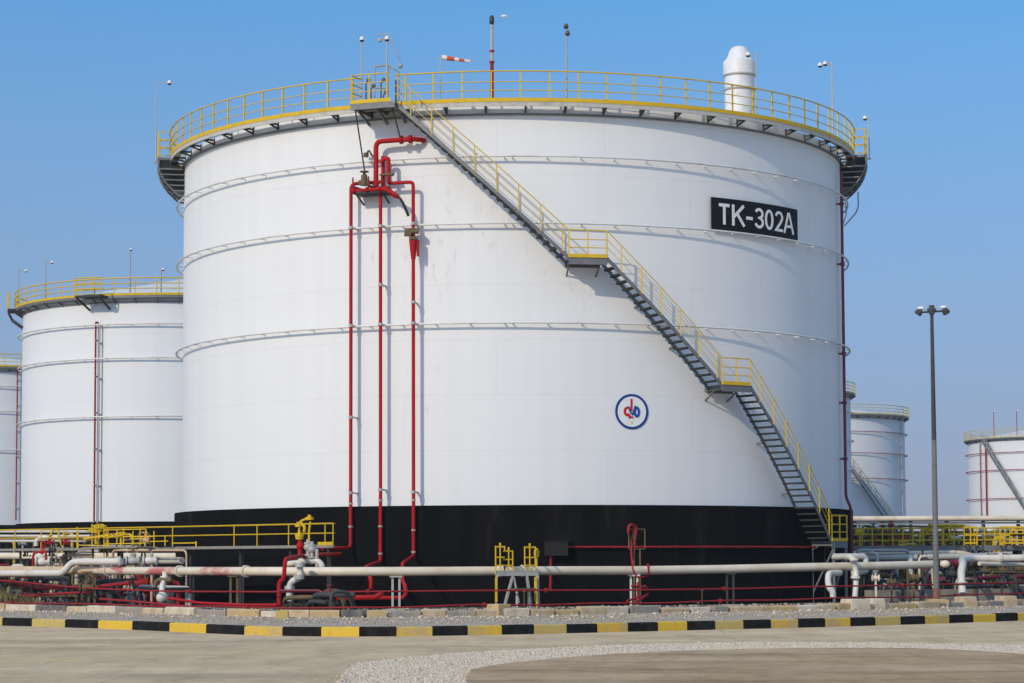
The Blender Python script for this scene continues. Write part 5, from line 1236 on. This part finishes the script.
q = MB(); q.box((lb_.x, lb_.y, 0.5), (0.72, 0.72, 0.34)); q.box((lb_.x, lb_.y, 0.68), (0.6, 0.6, 0.03)); q.build('plinth', M_['block_tan'], lp_)
q = MB(); c = W(931.7, 311.6, lpY); q.cyl(W(920.5, 312.4, lpY), W(944, 311, lpY), 0.035, n=8); q.box(c + UPV * 0.06, (0.3, 0.14, 0.1)); q.cyl(c - UPV * 0.1, c + UPV * 0.22, 0.1); q.build('crossarm', M_['dark_steel'], lp_)
for px, y, s in ((920.5, 312, -1), (944, 311, 1)):
    c = W(px, y, lpY); q = MB(); d_ = Vector((s * 0.75, -0.2, 0.66)).normalized(); q.lathe([(0.04, 0.13), (0.1, 0.07), (0.135, -0.05), (0.13, -0.1)], c + Vector((s * 0.05, 0, 0)), 12, Vector((-s * 0.5, -0.3, 0.75)))
    f_ = q.build('floodlight', M_['dark_steel'], lp_)
    q = MB(); q.ball(c + Vector((s * -0.02, 0, 0.13)), 0.1, 12, 7, (1.4, 1, 0.7)); q.build('lamp_cap', M_['lamp_white'], f_)

# ------------------------------------------------------------------ right-hand catwalk and pipe rack
RD = 150.0
def rw(px, y, d=RD): return W(px, y, d)
tb = thing('pipe_bridge', 'long cream trough pipe carried on posts at right behind the lamp pole', 'pipe bridge', (rw(940, 560).x, RD, ZY))
q = MB(); zc0 = rw(940, 518.5).z; x0_, x1_ = rw(849, 518).x, rw(1290, 518).x
q.tube([(x0_ + (x1_ - x0_) * i / 12, RD, zc0) for i in range(13)], 0.17, 14); q.build('pipe', M_['cream_pipe'], tb)
q = MB(); q.box(((x0_ + x1_) / 2, RD + 0.7, zc0 - 0.12), (x1_ - x0_, 1.0, 0.1)); q.bar((x0_, RD + .2, zc0 - .3), (x1_, RD + .2, zc0 - .3), .1, .14); q.build('tray', M_['grey_steel'], tb)
for px in (856, 884, 912, 948, 985, 1020, 1056, 1110, 1170, 1230, 1280):
    p = rw(px, 530); q = MB(); q.bar((p.x, RD + 0.5, ZY), (p.x, RD + 0.5, zc0 - 0.17), 0.2); q.build('post', M_['dark_steel'], tb)
rc = thing('catwalk', 'raised dark catwalk with dull yellow rails at right behind the lamp pole', 'catwalk', (rw(940, 560, 104).x, 104, ZY))
zcr = rw(940, 545.5, 104).z; x0_, x1_ = rw(846, 545, 104).x, rw(1290, 545, 104).x
q = MB(); q.box(((x0_ + x1_) / 2, 104.6, zcr - 0.06), (x1_ - x0_, 1.2, 0.1)); q.bar((x0_, 103.95, zcr - 0.12), (x1_, 103.95, zcr - 0.12), 0.06, 0.24); q.build('deck', M_['steel'], rc)
q = MB()
for y in (528, 534, 540): z = rw(940, y, 104).z; q.cyl((x0_, 104, z), (x1_, 104, z), 0.022, n=6); q.cyl((x0_, 105.2, z), (x1_, 105.2, z), 0.025, n=6)
q.build('handrail', M_['yellow'], rc)
for i in range(43):
    px = 852 + i * 10.2; p = rw(px, 545, 104); MB().bar((p.x, 104, zcr), (p.x, 104, rw(940, 528, 104).z), 0.045).build('post', M_['yellow'], rc)
for px in (858, 888, 918, 950, 985, 1020, 1070, 1130, 1190, 1250, 1285):
    p = rw(px, 545, 104); q = MB(); q.bar((p.x, 104.1, ZY), (p.x, 104.1, zcr - .12), 0.18); q.bar((p.x, 105.1, ZY), (p.x, 105.1, zcr - .12), 0.18); q.build('leg', M_['dark_steel'], rc)
q = MB()
for x_0, x_1, yt, yb_ in ((1000, 1024, 527, 543), (964, 977, 527, 543), (1010, 1036, 530, 540)):
    q = MB()
    for y in (yt, (yt + yb_) / 2, yb_): q.bar(rw(x_0, y, 103.4), rw(x_1, y, 103.4), 0.07)
    for px in (x_0, (x_0 + x_1) / 2, x_1): q.bar(rw(px, yt, 103.4), rw(px, yb_ + 2, 103.4), 0.06)
    q.bar(rw(x_0, yb_ + 2, 103.4), rw(x_0, yb_ + 2, 104.2), .06); q.bar(rw(x_1, yb_ + 2, 103.4), rw(x_1, yb_ + 2, 104.2), .06); q.build('guard_frame', M_['bright_yellow'], rc)

# machinery behind: dense yellow-brown valve racks
for i in range(13):
    px = 858 + i * 14 + random.uniform(-3, 3); dd = random.uniform(113.5, 117)
    p = rw(px, 541, dd); 
    valve(p, 'small dull valve in the crowded row behind the right catwalk', M_['rust' if i % 3 else 'dull_red'], M_['yellow' if i % 2 else 'rust'], random.uniform(0.7, 1.1), stem=random.uniform(0.15, 0.4), group='crowded valve row behind the right catwalk')
q = MB()
for y, dd in ((543.5, 116), (538, 118), (533, 120)): q.cyl(rw(845, y, dd), rw(1290, y, dd), 0.1, n=8)
for px in range(850, 1075, 17): p = rw(px, 530 + random.uniform(0, 6), 117); q.bar((p.x, 117, ZY), p, 0.09)
o = q.build('pipe_rack', M_['rust'], origin=(rw(940, 540, 117).x, 117, ZY)); tag(o, 'brown pipe rack behind the crowded valves at right', 'pipe rack')
pipe_thing('pipeline', 'thin cream pipe under the right catwalk', 'pipeline', [rw(848, 553.5, 103), rw(900, 553.3, 103), rw(960, 552.5, 103), rw(975, 556, 103)], 0.1, M_['cream_pipe'], PG, base=rw(900, 565, 103), bend=0.4)
pipe_thing('pipeline', 'cream pipe entering from the right edge and turning down right of the lamp pole', 'pipeline', [rw(1290, 556.6, 95), rw(972, 558.4, 95), rw(962, 559.8, 94), rw(963, 564, 92.5), rw(961, 572, 92), rw(962.5, 594, 91.5)], 0.15, M_['white_pipe'], PG, bend=0.4, n=14, flanges=[(rw(962, 583, 91.7), UPV), (rw(1000, 557.9, 95), (1, 0, 0))], base=rw(962, 596, 91.5), fr=1.45)
pipe_thing('pipeline', 'blue-grey pipe behind the right end of the cream pipe', 'pipeline', [rw(862, 558.5, 100), rw(955, 556.5, 100), rw(985, 556, 100)], 0.13, M_['light_steel'], PG, base=rw(900, 570, 100))
pipe_thing('pipe_drop', 'white pipe drop under the blue-grey pipe at right', 'pipe fitting', [rw(910, 557, 100), rw(910, 570, 99), rw(913, 578, 98.5), rw(914, 588, 98.5)], 0.13, M_['white_pipe'], PG, bend=0.3, flanges=[(rw(913, 577, 98.6), UPV)])
redrun('dark red pipe bent behind the lamp pole', [rw(926, 560, 98), rw(926, 577, 98), rw(932, 580, 97), rw(945, 580, 97)], 0.14, mat='dark_red', bend=0.4)
redrun('dark red pipe joining the white drop right of the lamp pole', [rw(946, 563, 96), rw(958, 562.5, 95), rw(966, 562, 95)], 0.13, mat='dark_red')
redrun('low dark red pipe at the right edge', [rw(968, 579, 97), rw(1000, 577, 98), rw(1290, 573, 100)], 0.09, mat='dark_red')
for i, (px, y, s, lab) in enumerate(((952, 574, 0.8, 'dark valve with red wheel just right of the lamp pole'), (895, 580, 0.8, 'dark valve low behind the cream pipe at right'), (985, 571, 0.6, 'rusty valve left in the low row at the right edge'), (1003, 570, 0.65, 'rusty valve middle in the low row at the right edge'), (1019, 569, 0.6, 'rusty valve last in the low row at the right edge'))):
    valve(rw(px, y, 98), lab, M_['dark_steel' if i < 2 else 'dark_steel' if i == 1 else 'rust'], M_['dark_red' if i < 2 else 'rust'], s, stem=0.4)
# low concrete bund behind the right pipes
q = MB(); A_, B_ = rw(868, 590, 93), rw(1090, 584, 99); A_.z = B_.z = 0.62; q.bar(A_, B_, 0.5, 0.5); o = q.build('low_wall', M_['block_grey'], origin=(A_.x, A_.y, ZY)); tag(o, 'low grey concrete bund behind the red pipes at right', 'low wall')
# dark pump block far behind left catwalk and dark sheds that close the view under the right catwalk
for px0, px1, y0, y1, dd, lab in ((880, 940, 551, 577, 122, 'dark pump house under the right catwalk, left of the lamp pole'), (962, 1040, 547, 574, 124, 'dark pump house under the right catwalk at the right edge')):
    a, b_ = W(px0, y0, dd), W(px1, y1, dd); t_ = thing('pump_house', lab, 'pump house', ((a.x + b_.x) / 2, dd, ZY))
    MB().box(((a.x + b_.x) / 2, dd + 2, (a.z + ZY) / 2), (b_.x - a.x, 4, a.z - ZY)).build('walls', M_['dark_steel'], t_)
    MB().box(((a.x + b_.x) / 2, dd + 2, a.z + 0.05), (b_.x - a.x + 0.4, 4.4, 0.08)).build('roof', M_['steel'], t_)
    q = MB()
    for k in range(3): q.box((a.x + (b_.x - a.x) * (k + 0.5) / 3, dd - 0.02, ZY + 0.7), (0.7, 0.04, 1.2))
    q.build('door', M_['rust'], t_)

# ------------------------------------------------------------------ weeds
def weeds(px, off, wpx, h, n, label, mat):
    c = K(px, off, ZY); q = MB()
    for i in range(n):
        x = c.x + random.gauss(0, wpx); y = c.y + random.gauss(0, 0.25); hh = h * random.uniform(0.5, 1.2); d_ = Vector((random.gauss(0, 0.25), random.gauss(0, 0.2), 1)).normalized() * hh
        b_ = Vector((x, y, ZY - 0.02)); s = Vector((random.uniform(-1, 1), random.uniform(-1, 1), 0)).normalized() * 0.018
        m2 = b_ + d_ * 0.6 + Vector((random.gauss(0, 0.03), 0, 0)); e = b_ + d_ + Vector((random.gauss(0, 0.12), random.gauss(0, .08), -0.06 * hh))
        q.add([b_ - s, b_ + s, m2 + s * 0.8, m2 - s * 0.8, e], [(0, 1, 2, 3), (3, 2, 4)])
        if i % 2: l = m2 + Vector((random.gauss(0, 0.1), random.gauss(0, .1), 0.05)); q.add([m2, m2 + s * 3 + UPV * .03, l], [(0, 1, 2)])
    o = q.build('dry_weeds', mat, origin=c); tag(o, label, 'weeds', 'clumps of dry weeds in the yard')
weeds(6, 7.0, 0.35, 0.75, 260, 'tall pale dry weeds at the far left edge', M_['dry_plant'])
weeds(24, 8.0, 0.4, 0.5, 200, 'lower dry weeds just right of the far left clump', M_['dry_plant'])
weeds(72, 8.5, 0.4, 0.35, 140, 'dark dry weeds under the bend of the pale grey pipe', M_['dark_plant'])
weeds(312, 8.5, 0.42, 0.5, 330, 'dark tangled scrub right of the valve manifold foot', M_['dark_plant'])
weeds(330, 7.6, 0.4, 0.28, 240, 'low dark scrub between the manifold and the thick red pipe', M_['dark_plant'])

# ------------------------------------------------------------------ air
hm, hnt, hb = new_mat('dusty air'); hnt.nodes.remove(hb)
pv_ = hnt.nodes.new('ShaderNodeVolumePrincipled'); pv_.inputs['Color'].default_value = (0.90, 0.93, 0.97, 1); pv_.inputs['Density'].default_value = 0.0002; pv_.inputs['Anisotropy'].default_value = 0.2
hnt.links.new(pv_.outputs['Volume'], [n_ for n_ in hnt.nodes if n_.type == 'OUTPUT_MATERIAL'][0].inputs['Volume'])
q = MB(); q.box((0, 200, 14), (900, 560, 30)); o = q.build('haze', hm); o['kind'] = 'stuff'

# ------------------------------------------------------------------ crowded small pipework
def tangle(label, x0, x1, y0, y1, off0, off1, n, mats, seed, rr=(0.035, 0.09)):
    rd = random.Random(seed); t_ = thing('pipe_manifold', label, 'pipework', K((x0 + x1) / 2, (off0 + off1) / 2, ZY), 'tangles of small pipes under the catwalks')
    for i in range(n):
        off = rd.uniform(off0, off1); px = rd.uniform(x0, x1); py = rd.uniform(y0, y1); m_ = M_[rd.choice(mats)]; r = rd.uniform(*rr)
        k = rd.random(); L = rd.uniform(8, 26)
        if k < 0.45:
            pts = [WK(px - L, py + rd.uniform(-1, 1), off), WK(px + L, py + rd.uniform(-1, 1), off)]
            g_ = K(px + L, off, ZY)
            if rd.random() < 0.6: pts.append(Vector((pts[-1].x, pts[-1].y, ZY)))
            if rd.random() < 0.5: pts.insert(0, Vector((pts[0].x, pts[0].y + 0.6, ZY + 0.1)))
            q = MB(); q.tube(fillet(pts, 0.25), r, 8); q.build('pipe', m_, t_)
        elif k < 0.75:
            p = WK(px, py, off); q = MB(); q.tube(fillet([(p.x, p.y, ZY), p, (p.x + rd.choice((-0.5, 0.5)), p.y + rd.uniform(-0.3, 0.5), p.z), (p.x + rd.choice((-0.7, 0.7)), p.y + 0.5, ZY)], 0.2), r * 1.1, 8); q.build('elbow', m_, t_)
        else:
            p = WK(px, py, off); q = MB(); s = rd.uniform(0.5, 0.9); q.lathe([(0.1 * s, -0.26 * s), (0.22 * s, -0.22 * s), (0.22 * s, -0.17 * s), (0.14 * s, -0.12 * s), (0.17 * s, 0), (0.14 * s, 0.12 * s), (0.22 * s, 0.17 * s), (0.22 * s, 0.22 * s), (0.1 * s, 0.26 * s)], p, 12, (1, 0, 0))
            q.cyl(p, p + UPV * 0.42 * s, 0.05 * s); q.cyl(p + UPV * 0.40 * s, p + UPV * 0.44 * s, 0.17 * s, n=12); q.bar((p.x, p.y, ZY), p, 0.07); q.build('valve', m_, t_)
    return t_
tangle('tangle of dull red and rusty pipes low under the pale pipe at far left', -20, 72, 576, 597, 10.0, 16.0, 24, ['dull_red', 'rust', 'dark_steel', 'dark_steel', 'dark_steel'], 3)
tangle('tangle of rusty pipes and valves under the red-patched pipe', 72, 168, 574, 598, 11.8, 17.0, 26, ['rust', 'dark_steel', 'dull_red', 'dark_steel', 'dark_steel', 'light_steel'], 5)
tangle('crowded small pipes behind the white valves below the catwalk', 10, 170, 548, 568, 14.0, 26.0, 26, ['cream_pipe', 'dull_red', 'rust', 'dark_steel', 'white_pipe', 'tan_pipe'], 8)
tangle('crowded pale and yellow pipes seen through the far-left catwalk rails', -20, 150, 532, 546, 28.0, 34.0, 22, ['cream_pipe', 'rust', 'light_steel', 'yellow', 'dark_steel', 'tan_pipe'], 13, (0.03, 0.07))
tangle('tangle of dark and grey pipes between the white crossover pipe and the lamp pole', 866, 935, 556, 590, 17.0, 26.0, 20, ['dark_steel', 'dark_steel', 'light_steel', 'rust', 'dark_steel', 'cream_pipe'], 21)
tangle('tangle of brown and dark red pipes in the low row at the right edge', 966, 1050, 560, 590, 16.0, 24.0, 26, ['dark_red', 'rust', 'dark_steel', 'dark_steel', 'cream_pipe', 'dark_steel'], 27)
tangle('crowded olive and yellow pipes behind the right catwalk rails, left half', 850, 935, 524, 545, 34.0, 42.0, 40, ['rust', 'yellow', 'dark_steel', 'rust', 'dull_red', 'yellow'], 31, (0.04, 0.08))
tangle('crowded yellow and brown pipes behind the right catwalk rails, right half', 940, 1060, 526, 545, 28.0, 36.0, 36, ['rust', 'yellow', 'dull_red', 'dark_steel', 'bright_yellow', 'cream_pipe'], 37, (0.04, 0.08))
tangle('row of pale pipes under the right catwalk', 850, 1050, 550, 557, 26.0, 34.0, 16, ['cream_pipe', 'light_steel', 'dark_steel', 'white_pipe'], 41, (0.05, 0.1))
tangle('dark red and grey fittings on the ground beside the scrub below the manifold', 300, 345, 590, 602, 7.0, 10.0, 9, ['dark_red', 'dark_steel', 'rust'], 43)
